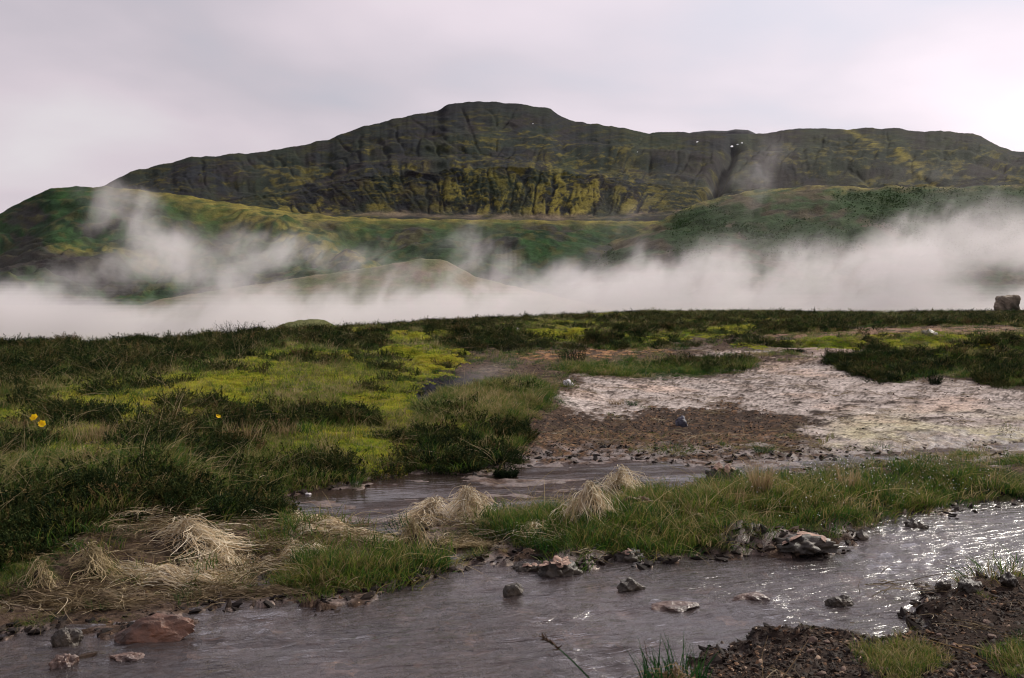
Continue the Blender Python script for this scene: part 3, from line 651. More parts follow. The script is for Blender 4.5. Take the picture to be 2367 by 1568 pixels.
# ------------------------------------------------------------------ water
def water_mat(name, flow, deep, murk, amp, sc, rough=.06, film=1.0):
    m, t = new_mat(name); o = t.nodes.new('ShaderNodeOutputMaterial'); geo = t.nodes.new('ShaderNodeNewGeometry')
    mp = t.nodes.new('ShaderNodeMapping'); mp.vector_type = 'TEXTURE'; mp.inputs['Rotation'].default_value = (0, 0, R(flow)); mp.inputs['Scale'].default_value = (3.2, 1, 1)
    t.links.new(geo.outputs['Position'], mp.inputs[0])
    n1 = noise_node(t, sc, 3, .55, mp.outputs[0], .6); n2 = noise_node(t, sc * 3.1, 4, .6, mp.outputs[0], .8); n3 = noise_node(t, 1.1, 3, .5, geo.outputs['Position'])
    msk = maprange(t, n3.outputs[0], .36, .6, .25, 1.0)
    a = t.nodes.new('ShaderNodeMath'); a.operation = 'MULTIPLY'; t.links.new(n1.outputs[0], a.inputs[0]); t.links.new(msk, a.inputs[1])
    b = t.nodes.new('ShaderNodeMath'); b.operation = 'MULTIPLY'; t.links.new(n2.outputs[0], b.inputs[0]); t.links.new(msk, b.inputs[1])
    nb = bump(t, a.outputs[0], 1.0, amp); nb = bump(t, b.outputs[0], 1.0, amp * .33, nb)
    fr = t.nodes.new('ShaderNodeFresnel'); fr.inputs[0].default_value = 1.42; t.links.new(nb, fr.inputs['Normal'])
    gl = t.nodes.new('ShaderNodeBsdfAnisotropic' if False else 'ShaderNodeBsdfGlossy'); gl.inputs['Roughness'].default_value = rough; t.links.new(nb, gl.inputs['Normal']); gl.inputs[0].default_value = (1, 1, 1, 1)
    tr = t.nodes.new('ShaderNodeBsdfTransparent'); tr.inputs[0].default_value = (*deep, 1)
    df = t.nodes.new('ShaderNodeBsdfDiffuse'); t.links.new(nb, df.inputs['Normal'])
    n4 = noise_node(t, 2.6, 5, .6, mp.outputs[0]); t.links.new(mixrgb(t, murk, tuple(q * 1.7 for q in murk), maprange(t, n4.outputs[0], .4, .65)), df.inputs[0])
    m1 = t.nodes.new('ShaderNodeMixShader'); m1.inputs[0].default_value = .30; t.links.new(tr.outputs[0], m1.inputs[1]); t.links.new(df.outputs[0], m1.inputs[2])
    m2 = t.nodes.new('ShaderNodeMixShader'); n5 = noise_node(t, 2.2, 6, .65, mp.outputs[0], .5); fm = t.nodes.new('ShaderNodeMath'); fm.operation = 'MULTIPLY'; t.links.new(fr.outputs[0], fm.inputs[0]); t.links.new(maprange(t, n5.outputs[0], .42, .58, film, 1.0), fm.inputs[1]); t.links.new(fm.outputs[0], m2.inputs[0]); t.links.new(m1.outputs[0], m2.inputs[1]); t.links.new(gl.outputs[0], m2.inputs[2]); t.links.new(m2.outputs[0], o.inputs[0])
    return m
def water_sheet(name, sdk, level, mat, flow, amp, margin=-25, nc=620, nr=330, y0=.95, y1=18.0, lam=1.0):
    ys = np.geomspace(y0, y1, nr); ss = np.linspace(-.78, .78, nc)
    Y_, S_ = np.meshgrid(ys, ss, indexing='ij'); X_ = S_ * (Y_ + OFF); x_, y_ = X_.ravel(), Y_.ravel()
    ca, sa = math.cos(R(flow)), math.sin(R(flow)); a_ = x_ * ca + y_ * sa; b_ = -x_ * sa + y_ * ca
    turb = .35 + .8 * sstep(-.3, .4, fbm(x_ * .8, y_ * .8, 3, 301))
    z_ = level + amp * turb * (fbm(a_ * 3.2 / lam, b_ * 11 / lam, 4, 303) + .6 * fbm(a_ * 9 / lam, b_ * 24 / lam, 3, 307))
    sd_ = look(sdk, x_, y_); f = grid_faces(nr, nc); keep_ = (sd_[f] > margin).any(1)
    f = f[keep_]; used = np.unique(f); remap = -np.ones(len(x_), int); remap[used] = np.arange(len(used))
    P_ = np.stack([x_, y_, z_], 1)[used]
    return tag(obj(name, mesh_np(name, P_, remap[f], mat, True)), kind='structure')
stream_m = water_mat('stream_water', 18, (.90, .84, .80), (.070, .055, .054), .036, 11.0, .19)
pool_m = water_mat('pool_water', 12, (.55, .46, .42), (.050, .036, .031), .006, 9.0, .09, .28)
G['pd'] = np.maximum(sd_p, sd_u).reshape(NR, NC)
water_sheet('stream', 'sds', 0.0, stream_m, 18, .013)
water_sheet('mud_pool', 'pd', 0.0005, pool_m, 12, .0012, margin=-14, nc=500, nr=200, y0=3.0, lam=.7)

# ================================================================== VEGETATION
green_ramp = [(0.0, (0.012, 0.045, 0.014)), (0.28, (0.034, 0.092, 0.015)), (0.45, (0.100, 0.150, 0.020)), (0.62, (0.19, 0.15, 0.05)), (1.0, (0.46, 0.36, 0.21))]
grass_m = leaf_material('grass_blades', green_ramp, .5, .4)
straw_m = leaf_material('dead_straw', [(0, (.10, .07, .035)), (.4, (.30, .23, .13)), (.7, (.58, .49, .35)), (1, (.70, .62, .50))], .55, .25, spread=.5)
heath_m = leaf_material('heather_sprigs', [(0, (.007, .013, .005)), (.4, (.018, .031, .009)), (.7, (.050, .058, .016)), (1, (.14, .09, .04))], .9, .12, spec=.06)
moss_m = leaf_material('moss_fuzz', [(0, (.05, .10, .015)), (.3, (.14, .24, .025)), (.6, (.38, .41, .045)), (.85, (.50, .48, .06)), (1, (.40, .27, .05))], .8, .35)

def blades_mesh(name, paths, width, mat, seed=0, tip=.12):
    v, f, tt, rid = ribbons(paths, width, tip, seed=seed)
    r = np.random.default_rng(seed + 1).random(len(paths))
    col = np.stack([r[rid], tt, 0 * tt, 1 + 0 * tt], 1)
    return mesh_np(name, v, f, mat, True, col)
def heath_mesh(name, n, radius, h, seed):
    r = np.random.default_rng(seed); st = blade_paths(n, radius, h, .55, .1, 4, seed)
    k = 20
    tt = r.random((n, k)) * .85 + .15
    idx = tt * 3; i0 = np.clip(idx.astype(int), 0, 2); fr = (idx - i0)[..., None]
    base = st[np.arange(n)[:, None], i0] * (1 - fr) + st[np.arange(n)[:, None], i0 + 1] * fr
    base = base.reshape(-1, 3); d = r.normal(size=base.shape) * [1, 1, .5] + [0, 0, .7]; d /= np.linalg.norm(d, axis=1, keepdims=True)
    ln = (.005 + .010 * r.random(len(base)))[:, None]
    p = np.stack([base, base + d * ln], 1)
    v1, f1, t1, r1 = ribbons(p, np.full(len(p), .0042), .5, seed=seed); v2, f2, t2, r2 = ribbons(st, np.full(n, .003), .4, seed=seed)
    ra = np.random.default_rng(seed + 5).random(n)
    c1 = np.stack([ra[r1 // k], np.full(len(t1), .9), 0 * t1, 1 + 0 * t1], 1); c2 = np.stack([np.ones(len(t2)) * .9, t2, 0 * t2, 1 + 0 * t2], 1)
    return mesh_np(name, np.concatenate([v1, v2]), np.concatenate([f1, f2 + len(v1)]), heath_m, False, np.concatenate([c1, c2]))
def moss_mesh(name, seed):
    r = np.random.default_rng(seed); n = 90
    p = blade_paths(n, .07, .016, .6, .1, 2, seed)
    q = np.hypot(p[:, 0, 0], p[:, 0, 1]); p[:, :, 2] += (.012 * (1 - (q / .07) ** 2))[:, None] - .004
    return blades_mesh(name, p, np.full(n, .0055), moss_m, seed, .2)
def coll(name, meshes):
    c_ = bpy.data.collections.new(name)
    for i, me in enumerate(meshes):
        o = bpy.data.objects.new(name + '_%02d' % i, me); c_.objects.link(o)
    return c_
grass_c = coll('grass_tufts', [blades_mesh('tuft', blade_paths(60, .055, .125, .8, .5, 5, 400 + i), .0018 + .0014 * np.random.default_rng(i).random(60), grass_m, i) for i in range(5)])
short_c = coll('short_tufts', [blades_mesh('tuft', blade_paths(90, .11, .065, .8, .4, 4, 450 + i), .0022 + .0014 * np.random.default_rng(i).random(90), grass_m, i) for i in range(4)])
heath_c = coll('heath_clumps', [heath_mesh('clump', 34, .075, .085, 500 + i) for i in range(4)])
moss_c = coll('moss_pads', [moss_mesh('pad', 550 + i) for i in range(4)])
def flat_straw(seed, n=26, spread=.12, ln=.20, lift=.02, k=6):
    r = np.random.default_rng(seed); a = r.normal(0, .5, n); l_ = ln * (.4 + .8 * r.random(n))
    t = np.linspace(-.5, .5, k)[None, :]
    bend = r.normal(0, .35, n)[:, None]
    x_ = r.normal(0, spread, n)[:, None] + np.cos(a)[:, None] * l_[:, None] * t - np.sin(a)[:, None] * bend * l_[:, None] * t ** 2 * 2
    y_ = r.normal(0, spread * .5, n)[:, None] + np.sin(a)[:, None] * l_[:, None] * t + np.cos(a)[:, None] * bend * l_[:, None] * t ** 2 * 2
    z_ = lift * r.random(n)[:, None] + lift * 1.2 * np.clip(1 - 4 * t ** 2, 0, 1) * r.random(n)[:, None] + .004
    return np.stack([x_, y_, z_], 2)
litter_c = coll('straw_litter', [blades_mesh('litter', flat_straw(600 + i), np.full(26, .0028), straw_m, i, .4) for i in range(4)])
def chip_mesh(name, seed, mat):
    import bmesh
    bm = bmesh.new(); bmesh.ops.create_icosphere(bm, subdivisions=1, radius=1); r = np.random.default_rng(seed)
    k = r.normal(size=(3, 3))
    for v in bm.verts:
        p = np.array(v.co); p *= 1 + .22 * np.sin(k[0] @ p * 2) + .15 * r.normal()
        v.co = (p[0] * (1 + .3 * r.random()), p[1] * .8, p[2] * .5)
    me = bpy.data.meshes.new(name); bm.to_mesh(me); bm.free(); me.materials.append(mat); return me
def chip_material(name, stops):
    m, t = new_mat(name); o = t.nodes.new('ShaderNodeOutputMaterial'); p = t.nodes.new('ShaderNodeBsdfPrincipled'); t.links.new(p.outputs[0], o.inputs[0])
    inst = t.nodes.new('ShaderNodeAttribute'); inst.attribute_type = 'INSTANCER'; inst.attribute_name = 'tone'
    cr_ = ramp(t, stops); t.links.new(inst.outputs['Fac'], cr_.inputs[0]); tcn = t.nodes.new('ShaderNodeTexCoord')
    n1 = noise_node(t, 2.5, 5, .7, tcn.outputs['Object']); t.links.new(value_mul(t, cr_.outputs[0], .65, 1.35, n1.outputs[0]), p.inputs['Base Color']); p.inputs['Roughness'].default_value = .8; p.inputs['Specular IOR Level'].default_value = .12
    return m
chip_m = chip_material('gravel_chips', [(0, (.013, .010, .009)), (.7, (.030, .021, .016)), (.88, (.07, .042, .026)), (.97, (.16, .09, .05)), (1, (.36, .27, .20))])
chip_c = coll('gravel_chips', [chip_mesh('chip', 650 + i, chip_m) for i in range(5)])
dew_m, dt_ = new_mat('dew'); _o = dt_.nodes.new('ShaderNodeOutputMaterial'); _p = dt_.nodes.new('ShaderNodeBsdfPrincipled'); _p.inputs['Base Color'].default_value = (.85, .88, .92, 1); _p.inputs['Roughness'].default_value = .05; dt_.links.new(_p.outputs[0], _o.inputs[0])
dew_c = coll('dew_beads', [chip_mesh('bead', 690, dew_m)])

def gn_instances(name, coll_, pts, rot, scl, tone, var):
    me = bpy.data.meshes.new(name); me.vertices.add(len(pts)); me.vertices.foreach_set('co', np.ascontiguousarray(pts, np.float32).ravel())
    for nm, typ, data, key in (('rot', 'FLOAT_VECTOR', rot, 'vector'), ('scl', 'FLOAT_VECTOR', scl, 'vector'), ('tone', 'FLOAT', tone, 'value'), ('var', 'INT', var, 'value')):
        a = me.attributes.new(nm, typ, 'POINT'); a.data.foreach_set(key, np.ascontiguousarray(data, np.int32 if typ == 'INT' else np.float32).ravel())
    o = obj(name, me)
    g = bpy.data.node_groups.new(name, 'GeometryNodeTree')
    g.interface.new_socket('Geometry', in_out='INPUT', socket_type='NodeSocketGeometry'); g.interface.new_socket('Geometry', in_out='OUTPUT', socket_type='NodeSocketGeometry')
    a = g.nodes.new('NodeGroupInput'); b = g.nodes.new('NodeGroupOutput'); ci = g.nodes.new('GeometryNodeCollectionInfo'); ip = g.nodes.new('GeometryNodeInstanceOnPoints')
    ci.inputs[0].default_value = coll_; ci.inputs[1].default_value = True; ci.inputs[2].default_value = True
    def na(nm, typ):
        n = g.nodes.new('GeometryNodeInputNamedAttribute'); n.data_type = typ; n.inputs[0].default_value = nm; return n.outputs[0]
    ip.inputs['Pick Instance'].default_value = True
    er = g.nodes.new('FunctionNodeEulerToRotation'); g.links.new(na('rot', 'FLOAT_VECTOR'), er.inputs[0])
    g.links.new(a.outputs[0], ip.inputs['Points']); g.links.new(ci.outputs[0], ip.inputs['Instance']); g.links.new(na('var', 'INT'), ip.inputs['Instance Index'])
    g.links.new(er.outputs[0], ip.inputs['Rotation']); g.links.new(na('scl', 'FLOAT_VECTOR'), ip.inputs['Scale']); g.links.new(ip.outputs[0], b.inputs[0])
    md = o.modifiers.new('instances', 'NODES'); md.node_group = g
    return o
def scatter_pts(weight, n, seed, dpow=1.0):
    """weight: (NR,NC) array; points drawn with density weight / distance**dpow per square metre"""
    r = np.random.default_rng(seed)
    dy_ = np.gradient(rows)[:, None]; dx_ = (rows[:, None] + OFF) * (S1 - S0) / NC
    vis = (np.abs(Xg) < Yg * .56 + .5) & (Yg > 1.9)
    w = weight * dy_ * dx_ / (Yg ** dpow) * vis; w = np.clip(w, 0, None).ravel(); w /= w.sum()
    i = r.choice(len(w), n, p=w)
    ri = i // NC + r.random(n) - .5; ci = i % NC + r.random(n) - .5
    y_ = (Y0 + .3) * ((Y1 + .3) / (Y0 + .3)) ** (ri / (NR - 1)) - .3; s_ = S0 + (S1 - S0) * ci / (NC - 1); x_ = s_ * (y_ + OFF)
    return x_, y_, look('H', x_, y_), r
def scatter(name, label, cat, coll_, nvar, weight, n, seed, dpow, smin, smax, tone, tilt=.2, sink=0.0, grow=0.0, tall=None):
    x_, y_, z_, r = scatter_pts(weight, n, seed, dpow)
    s_ = (smin + (smax - smin) * r.random(n) ** 1.5); gr_ = 1 + grow * np.clip(y_ / 10 - .6, 0, 3)
    if tall is not None: s_ = s_ * tall(x_, y_)
    rot = np.stack([r.normal(0, tilt, n), r.normal(0, tilt, n), r.random(n) * 6.28], 1)
    o = gn_instances(name, coll_, np.stack([x_, y_, z_ - sink], 1), rot, np.stack([s_ * gr_, s_ * gr_, s_ * (.8 + .4 * r.random(n)) * (1 - .25 * sstep(10, 25, y_))], 1), tone(x_, y_, r), r.integers(0, nvar, n))
    return tag(o, label, cat, kind='stuff')
g_ = lambda k: G[k]
vent2 = np.exp(-((g_('ub') - 1035) / 85) ** 2 - ((g_('vb') - 878) / 13) ** 2); onl = (vent2 < .4) * g_('land') * (g_('t') < 1.28) * (g_('sdw') < -3)
def tn(k, x_, y_): return look(k, x_, y_)
# long grass
strip = (g_('ub') > 1400) & (g_('vb') > 1040) & (g_('vb') < 1270); thin = np.where(strip, .04 + .96 * sstep(-.08, .22, g_('nw2') + .6 * g_('nf')), 1.0); gw = onl * thin * (1 - ((g_('vb') > 1335) & (g_('ub') > 1380) & (g_('grass') < .6))) * (1 + 1.2 * sstep(.8, .95, g_('t'))) * (.35 + .65 * (g_('vb') < 1330)) * np.clip(g_('grass') + .12 * g_('straw') + .07 * g_('heath') * (g_('up') > .3) + .03 * g_('moss'), 0, 1) * (.25 + .75 * sstep(-.25, .15, g_('nw2')))
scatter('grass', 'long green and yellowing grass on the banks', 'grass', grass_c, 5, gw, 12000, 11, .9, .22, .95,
        lambda x_, y_, r: np.clip(.11 + .15 * r.normal(size=len(x_)) + .35 * np.clip(tn('nw2', x_, y_), -.5, .6) + .25 * tn('straw', x_, y_) + .12 * tn('up', x_, y_), 0, .95), .18,
        tall=lambda x_, y_: (.45 + .45 * tn('grass', x_, y_)) * (.75 + .5 * np.clip(tn('nw2', x_, y_), -.5, .5)) * np.where(y_ < 3.9, .42, 1) * (1 + .25 * tn('up', x_, y_)) * np.where((tn('ub', x_, y_) > 1400) & (y_ < 7.5), .68, 1))
onl2 = thin; nbank = ((g_('vb') > 1335) & (g_('ub') > 1380) & (g_('grass') < .6)); sw = onl * (.12 + .88 * thin) * (1 - .97 * nbank) * np.clip(g_('moss') * .26 + g_('grass') * .8 + .35 * g_('heath') + .04, 0, 1) * (g_('crust') < .3) * (g_('dg') < .6) * (.2 + .8 * sstep(-.2, .3, g_('nf') + g_('nw')))
scatter('turf', 'short turf over the hummocks and banks', 'turf', short_c, 4, sw, 30000, 12, 1.1, .5, 1.3,
        lambda x_, y_, r: np.clip(.30 + .15 * r.normal(size=len(x_)) + .25 * np.clip(tn('nw', x_, y_), -.5, .6) + .13 * tn('moss', x_, y_) + .05, 0, .9), .25, .005, .25, tall=lambda x_, y_: np.where(y_ < 3.9, .5, 1))
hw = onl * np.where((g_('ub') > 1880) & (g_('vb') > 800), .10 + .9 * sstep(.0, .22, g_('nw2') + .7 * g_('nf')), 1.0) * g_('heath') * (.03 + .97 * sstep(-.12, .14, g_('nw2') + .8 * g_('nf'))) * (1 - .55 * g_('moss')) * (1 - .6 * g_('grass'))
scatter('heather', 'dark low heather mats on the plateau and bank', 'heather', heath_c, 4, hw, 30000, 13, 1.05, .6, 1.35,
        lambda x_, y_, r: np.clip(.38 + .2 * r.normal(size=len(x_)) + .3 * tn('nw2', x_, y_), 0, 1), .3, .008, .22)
mw = onl * g_('moss') * (.3 + .7 * sstep(-.25, .1, g_('nf') + .5 * g_('nw2'))) * sstep(-.3, .2, -g_('nf') - .5 * g_('nw2') + .25)
scatter('moss', 'yellow-green cushion moss over the left hummocks', 'moss', moss_c, 4, mw, 42000, 14, 1.3, .7, 1.3,
        lambda x_, y_, r: np.clip(.60 + .10 * r.normal(size=len(x_)) - .4 * np.clip(tn('nw', x_, y_) + .5 * tn('nw2', x_, y_), -.5, .6), 0, 1), .15, .0, .3)
lw = onl * g_('straw') * sstep(-.35, .2, g_('nf') + .3) * (g_('up') < .9)
scatter('straw_litter', 'dead straw strewn flat along the muddy bank', 'straw', litter_c, 4, lw * (.15 + .85 * sstep(-.1, .25, g_('nw2') + .3 * g_('nf'))) + .02 * onl * (g_('t') < .6), 1000, 15, .6, .35, 1.0,
        lambda x_, y_, r: np.clip(.12 + .22 * r.normal(size=len(x_)), 0, 1), .1)
wisp_c = coll('dry_strands', [blades_mesh('strand', blade_paths(9, .05, .15, 1.5, .8, 6, 480 + i), .0012 + .0012 * np.random.default_rng(i).random(9), grass_m, i, .3) for i in range(5)])
dsw = onl * (1 - .8 * nbank) * (g_('up') * (.6 * g_('heath') + .10 * g_('moss') + .5 * g_('grass')) + .5 * g_('grass') + .12 * (g_('sdw') > -40) + .1 * g_('dg') * 0) * (g_('crust') < .2) * sstep(-.3, .2, g_('nw2') + .5 * g_('nf'))
scatter('dry_grass', 'thin dry grass strands standing through the heather and turf', 'dry grass', wisp_c, 5, dsw, 13000, 19, 1.0, .4, 1.2,
        lambda x_, y_, r: np.clip(.72 + .16 * r.normal(size=len(x_)), .3, 1), .35, tall=lambda x_, y_: np.where(y_ < 3.9, .4, 1))
# gravel
cwt = (g_('sdw') < 0) * (g_('t') < 1) * (1 - np.clip(g_('moss') + g_('heath') + g_('grass') * .7, 0, 1)) * (1 - g_('crust') * (.93 - .55 * sstep(.15, .45, g_('nw2') + .6 * g_('nf')))) * (.3 + .7 * g_('dg') * (.35 + .65 * sstep(-.3, .1, g_('nw2') + .5 * g_('nf'))) + 1.0 * ((g_('vb') > 1380) & (g_('ub') > 1400)))
scatter('gravel', 'brown and orange volcanic gravel on the bare mud', 'gravel', chip_c, 5, cwt, 34000, 16, 1.0, .003, .012,
        lambda x_, y_, r: r.random(len(x_)) ** 1.1, .5, .001, .5)
nx_, ny_, nz_, r = scatter_pts((g_('sdw') < -2) * (g_('vb') > 1340) * (g_('ub') > 1380) * (1 - .6 * g_('grass')) * (.2 + .8 * sstep(-.3, .2, g_('nf') + g_('nw2'))), 9000, 33, 1.0)
ns = .0035 + .010 * r.random(9000) ** 3
tag(gn_instances('bank_gravel', chip_c, np.stack([nx_, ny_, nz_ + .001], 1), np.stack([r.normal(0, .5, 9000), r.normal(0, .5, 9000), r.random(9000) * 6], 1), np.stack([ns, ns, ns * .7], 1), np.clip(r.random(9000) ** .9, 0, 1), r.integers(0, 5, 9000)), 'coarse dark and orange gravel of the near bank', 'gravel', kind='stuff')
mx_, my_, mz_, r = scatter_pts((g_('sds') > -34) * (g_('sds') < 12) * (.1 + sstep(-.1, .3, g_('nf') + .5 * g_('nw2'))) * (g_('vb') < 1480) + .5 * (g_('sdw') > -30) * (g_('sdw') < 5) * (1 - g_('crust')) * (g_('crust') < .3), 2600, 35, 1.0)
ms_ = .007 + .024 * r.random(2600) ** 3
tag(gn_instances('mud_clods', chip_c, np.stack([mx_, my_, np.maximum(mz_, 0)], 1), np.stack([r.normal(0, .4, 2600), r.normal(0, .4, 2600), r.random(2600) * 6], 1), np.stack([ms_ * 1.2, ms_, ms_ * .8], 1), r.random(2600) ** 2.2 * .8, r.integers(0, 5, 2600)), 'dark clods and stones along the water edges', 'clods', kind='stuff')
bx_, by2, bz_, r = scatter_pts((g_('sds') > 4) * (.15 + sstep(-.1, .3, g_('nf'))) * 1.0, 5200, 31, 1.0)
bs = .006 + .028 * r.random(5200) ** 3
tag(gn_instances('streambed_pebbles', chip_c, np.stack([bx_, by2, bz_], 1), np.stack([r.normal(0, .3, 5200), r.normal(0, .3, 5200), r.random(5200) * 6], 1), np.stack([bs, bs, bs * .8], 1), .3 + .7 * r.random(5200), r.integers(0, 5, 5200)), 'brown and buff pebbles under the shallow stream water', 'gravel', kind='stuff')
dw = onl * reg([(1700, 1110), (1850, 1090), (2050, 1085), (2250, 1080), (2330, 1110), (2250, 1160), (2050, 1165), (1850, 1185), (1760, 1170)], 20).reshape(NR, NC)
x_, y_, z_, r = scatter_pts(dw, 520, 17, .5); s_ = .0010 + .0018 * r.random(520) ** 2
dewo = gn_instances('dew', dew_c, np.stack([x_, y_, z_ + .03 + .07 * r.random(520)], 1), np.zeros((520, 3)), np.stack([s_, s_, s_ * 2], 1), np.zeros(520), np.zeros(520, int))
tag(dewo, 'white dew beads sparkling on the right-hand grass', 'dew', kind='stuff')
# birch scrub on the right hill
ui, vi = project(cv[0], cv[1], cv[2]); sm = shrub_mask(ui, vi) * (cv[1] < 620) * (cv[1] > 300) * (np.abs(ui - 1900) < 800) * (.15 + .85 * sstep(-.1, .2, fbm(cv[0] * .03, cv[1] * .03, 4, 271)))
rs = np.random.default_rng(18); wi = sm / (cv[1] ** .5); wi = wi / wi.sum(); ii = rs.choice(len(wi), 22000, p=wi)
bp = rs.normal(size=(160, 3)); bp /= np.linalg.norm(bp, axis=1, keepdims=True); bp *= (.45 + .6 * rs.random((160, 1))); bp[:, 2] = bp[:, 2] * .8 + .8
pl = np.stack([bp, bp + rs.normal(size=bp.shape) * .16], 1)
scrub_m = leaf_material('birch_scrub', [(0, (.022, .050, .016)), (.5, (.034, .072, .02)), (1, (.05, .085, .025))], .8, .3)
scrub_c = coll('scrub_bush', [blades_mesh('bush', pl, np.full(160, .3), scrub_m, 3, .6)])
pt = np.stack([cv[0][ii] + rs.normal(0, 1.2, 22000), cv[1][ii] + rs.normal(0, 1.2, 22000), cv[2][ii] - .4], 1); s_ = .16 + .26 * rs.random(22000) ** 2
tag(gn_instances('birch_scrub', scrub_c, pt, np.stack([0 * s_, 0 * s_, rs.random(22000) * 6], 1), np.stack([s_, s_, s_ * 1.2], 1), rs.random(22000), np.zeros(22000, int)), 'dark green birch scrub on the hillside to the right', 'scrub', kind='stuff')

# ================================================================== SINGLE THINGS
# --- dead grass tussocks: a bent-over head of straw on a dark core
def tussock_paths(n, w, h, seed, lean=(0, 0), flop=1.0, k=9):
    r = np.random.default_rng(seed); a = r.random(n) * 2 * math.pi
    base_r = w * .20 * r.random(n) ** .5
    reach = w * .5 * (.45 + .7 * r.random(n)) * flop; hh = h * (.4 + .65 * r.random(n) ** .9)
    t = np.linspace(0, 1, k)[None, :]
    rad = base_r[:, None] * .35 * (1 - t) + reach[:, None] * (t ** (1.0 + .9 * r.random(n)[:, None]))
    zc = hh[:, None] * np.clip(1.0 + .35 * t - 1.36 * t ** (1.25 + .9 * r.random(n)[:, None]), -.02, 2) + .03 * h * np.sin(t * 11 + r.random(n)[:, None] * 6)
    sw_ = r.normal(0, .6, n)[:, None] * t ** 1.5 + .22 * np.sin(t * 8 + r.random(n)[:, None] * 6); skew = 1 + .45 * np.sin(a * 2 + seed) + .3 * np.sin(a * 3 + seed * 2); rad = rad * skew[:, None]
    na = 4; ap = r.normal(0, .15, (na, 2)) * w; ap[0] = 0; ah = np.concatenate([[1.0], .45 + .4 * r.random(na - 1)]); pick = r.integers(0, na + 1, n) % na
    zc = zc * ah[pick][:, None]
    cu = np.cumsum(r.normal(0, .055, (n, k, 3)), 1) * w * .6; cu -= cu[:, :1]
    x_ = np.cos(a[:, None] + sw_) * rad + lean[0] * t * h + ap[pick, 0][:, None] + cu[..., 0]; y_ = np.sin(a[:, None] + sw_) * rad * .75 + lean[1] * t * h + ap[pick, 1][:, None] + cu[..., 1]
    zc = np.maximum(zc + cu[..., 2] * .7, .003)
    return np.stack([x_, y_, zc], 2)
def solid_tone(me, lo, hi, seed):       # blade tone for meshes that are not instances (the instancer tone reads 0)
    n = len(me.vertices); a = np.empty(n * 4, np.float32); me.color_attributes['Col'].data.foreach_get('color', a); a = a.reshape(-1, 4)
    return me
straw_s = leaf_material('tussock_straw', [(0, (.38, .27, .14)), (.3, (.60, .47, .30)), (.65, (.76, .66, .49)), (1, (.86, .79, .64))], .55, .35, spread=1.0, lo=0.0)
gold_s = leaf_material('tussock_golden_straw', [(0, (.16, .12, .055)), (.2, (.32, .25, .13)), (.5, (.56, .46, .29))], .55, .3, spread=.5, lo=0.0)
dull_s = leaf_material('dull_straw', [(0, (.07, .05, .03)), (.5, (.16, .12, .07)), (1, (.30, .23, .15))], .6, .25, spread=1.0, lo=0.0)
core_m = stone_material('tussock_core', (.025, .020, .011), (.05, .04, .02), 30, .95)
standing_m = leaf_material('standing_dry_grass', [(0, (.14, .10, .05)), (.2, (.25, .17, .09)), (.5, (.42, .31, .18))], .6, .3, spread=.5, lo=0.0)
def lump(name, seed, sx, sy, sz, mat, sub=3, amp=.25, freq=1.6, flat=0.0, facets=0, bottom=-.35):
    import bmesh
    bm = bmesh.new(); bmesh.ops.create_icosphere(bm, subdivisions=sub, radius=1); r = np.random.default_rng(seed)
    P = np.array([v.co[:] for v in bm.verts])
    if facets:                      # chop by random planes for an angular stone
        for j in range(facets):
            d = r.normal(size=3) * [1, 1, .8]; d /= np.linalg.norm(d); c_ = .55 + .3 * r.random(); q = P @ d; P = P - np.outer(np.clip(q - c_, 0, None), d)
    P = P + 0.0
    n_ = perlin(P[:, 0] * freq + P[:, 2] * 1.3, P[:, 1] * freq - P[:, 2] * .9, seed) + .5 * perlin(P[:, 0] * freq * 2.3 - P[:, 2] * 2, P[:, 1] * freq * 2.3 + P[:, 2] * 1.7, seed + 5) + .25 * perlin(P[:, 0] * freq * 5 - P[:, 2] * 4, P[:, 1] * freq * 5 + P[:, 2] * 4, seed + 9)
    P = P * (1 + amp * n_)[:, None]; P[:, 2] = np.maximum(P[:, 2], bottom); P = P * [sx, sy, sz]
    for v, p in zip(bm.verts, P): v.co = p
    me = bpy.data.meshes.new(name); bm.to_mesh(me); bm.free(); me.materials.append(mat)
    me.polygons.foreach_set('use_smooth', np.full(len(me.polygons), facets == 0)); return me
def empty(name, loc, rz=0):
    o = bpy.data.objects.new(name, None); scene.collection.objects.link(o); o.location = loc; o.rotation_euler = (0, 0, rz); o.empty_display_size = .05; return o
def tussock(u, v, wpx, hpx, label, seed, n=420, mat=straw_s, lean=(0, 0), flop=1.0, core=True, green=0):
    p = on_ground(u, v); k_ = p[1] / F; w = wpx * k_ * 1.15; h = hpx * k_ * 1.0
    root = tag(empty('grass_tussock', tuple(p - [0, 0, .01])), label, 'tussock', 'dead grass tussocks along the muddy bank')
    obj('straw', blades_mesh('straw', tussock_paths(n, w, h, seed, lean, flop), .0022 + .0016 * np.random.default_rng(seed).random(n), mat, seed, .35), root)
    if core: obj('core', lump('core', seed, w * .25, w * .2, h * .55, core_m, 2, .3), root)
    if green: tag(obj('green_blades', blades_mesh('green_blades', blade_paths(green, w * .45, h * .45, .6, .3, 5, seed), np.full(green, .003), grass_m, seed), root), kind='stuff')
    return root
tussock(1083, 1200, 115, 78, 'pale pointed straw tussock with dark hollow, right one of the pair in the brown pool', 701, 520, lean=(-.05, 0), green=60)
tussock(1003, 1202, 120, 52, 'lower straw tussock slumped against the pointed one beside the pool', 702, 480, lean=(-.2, 0), flop=1.2, green=30)
tussock(1432, 1146, 110, 68, 'pale straw tussock farther back beside the pool, partly behind another', 703, 460, lean=(.2, 0), green=40)
tussock(1368, 1212, 105, 100, 'tall pale straw tussock with shaggy foot at the left end of the green bank', 704, 620, flop=.95, green=60)
tussock(958, 1272, 90, 78, 'thin spiky straw tussock standing in front of the paired tussocks', 705, 220, gold_s, flop=.8, green=90)
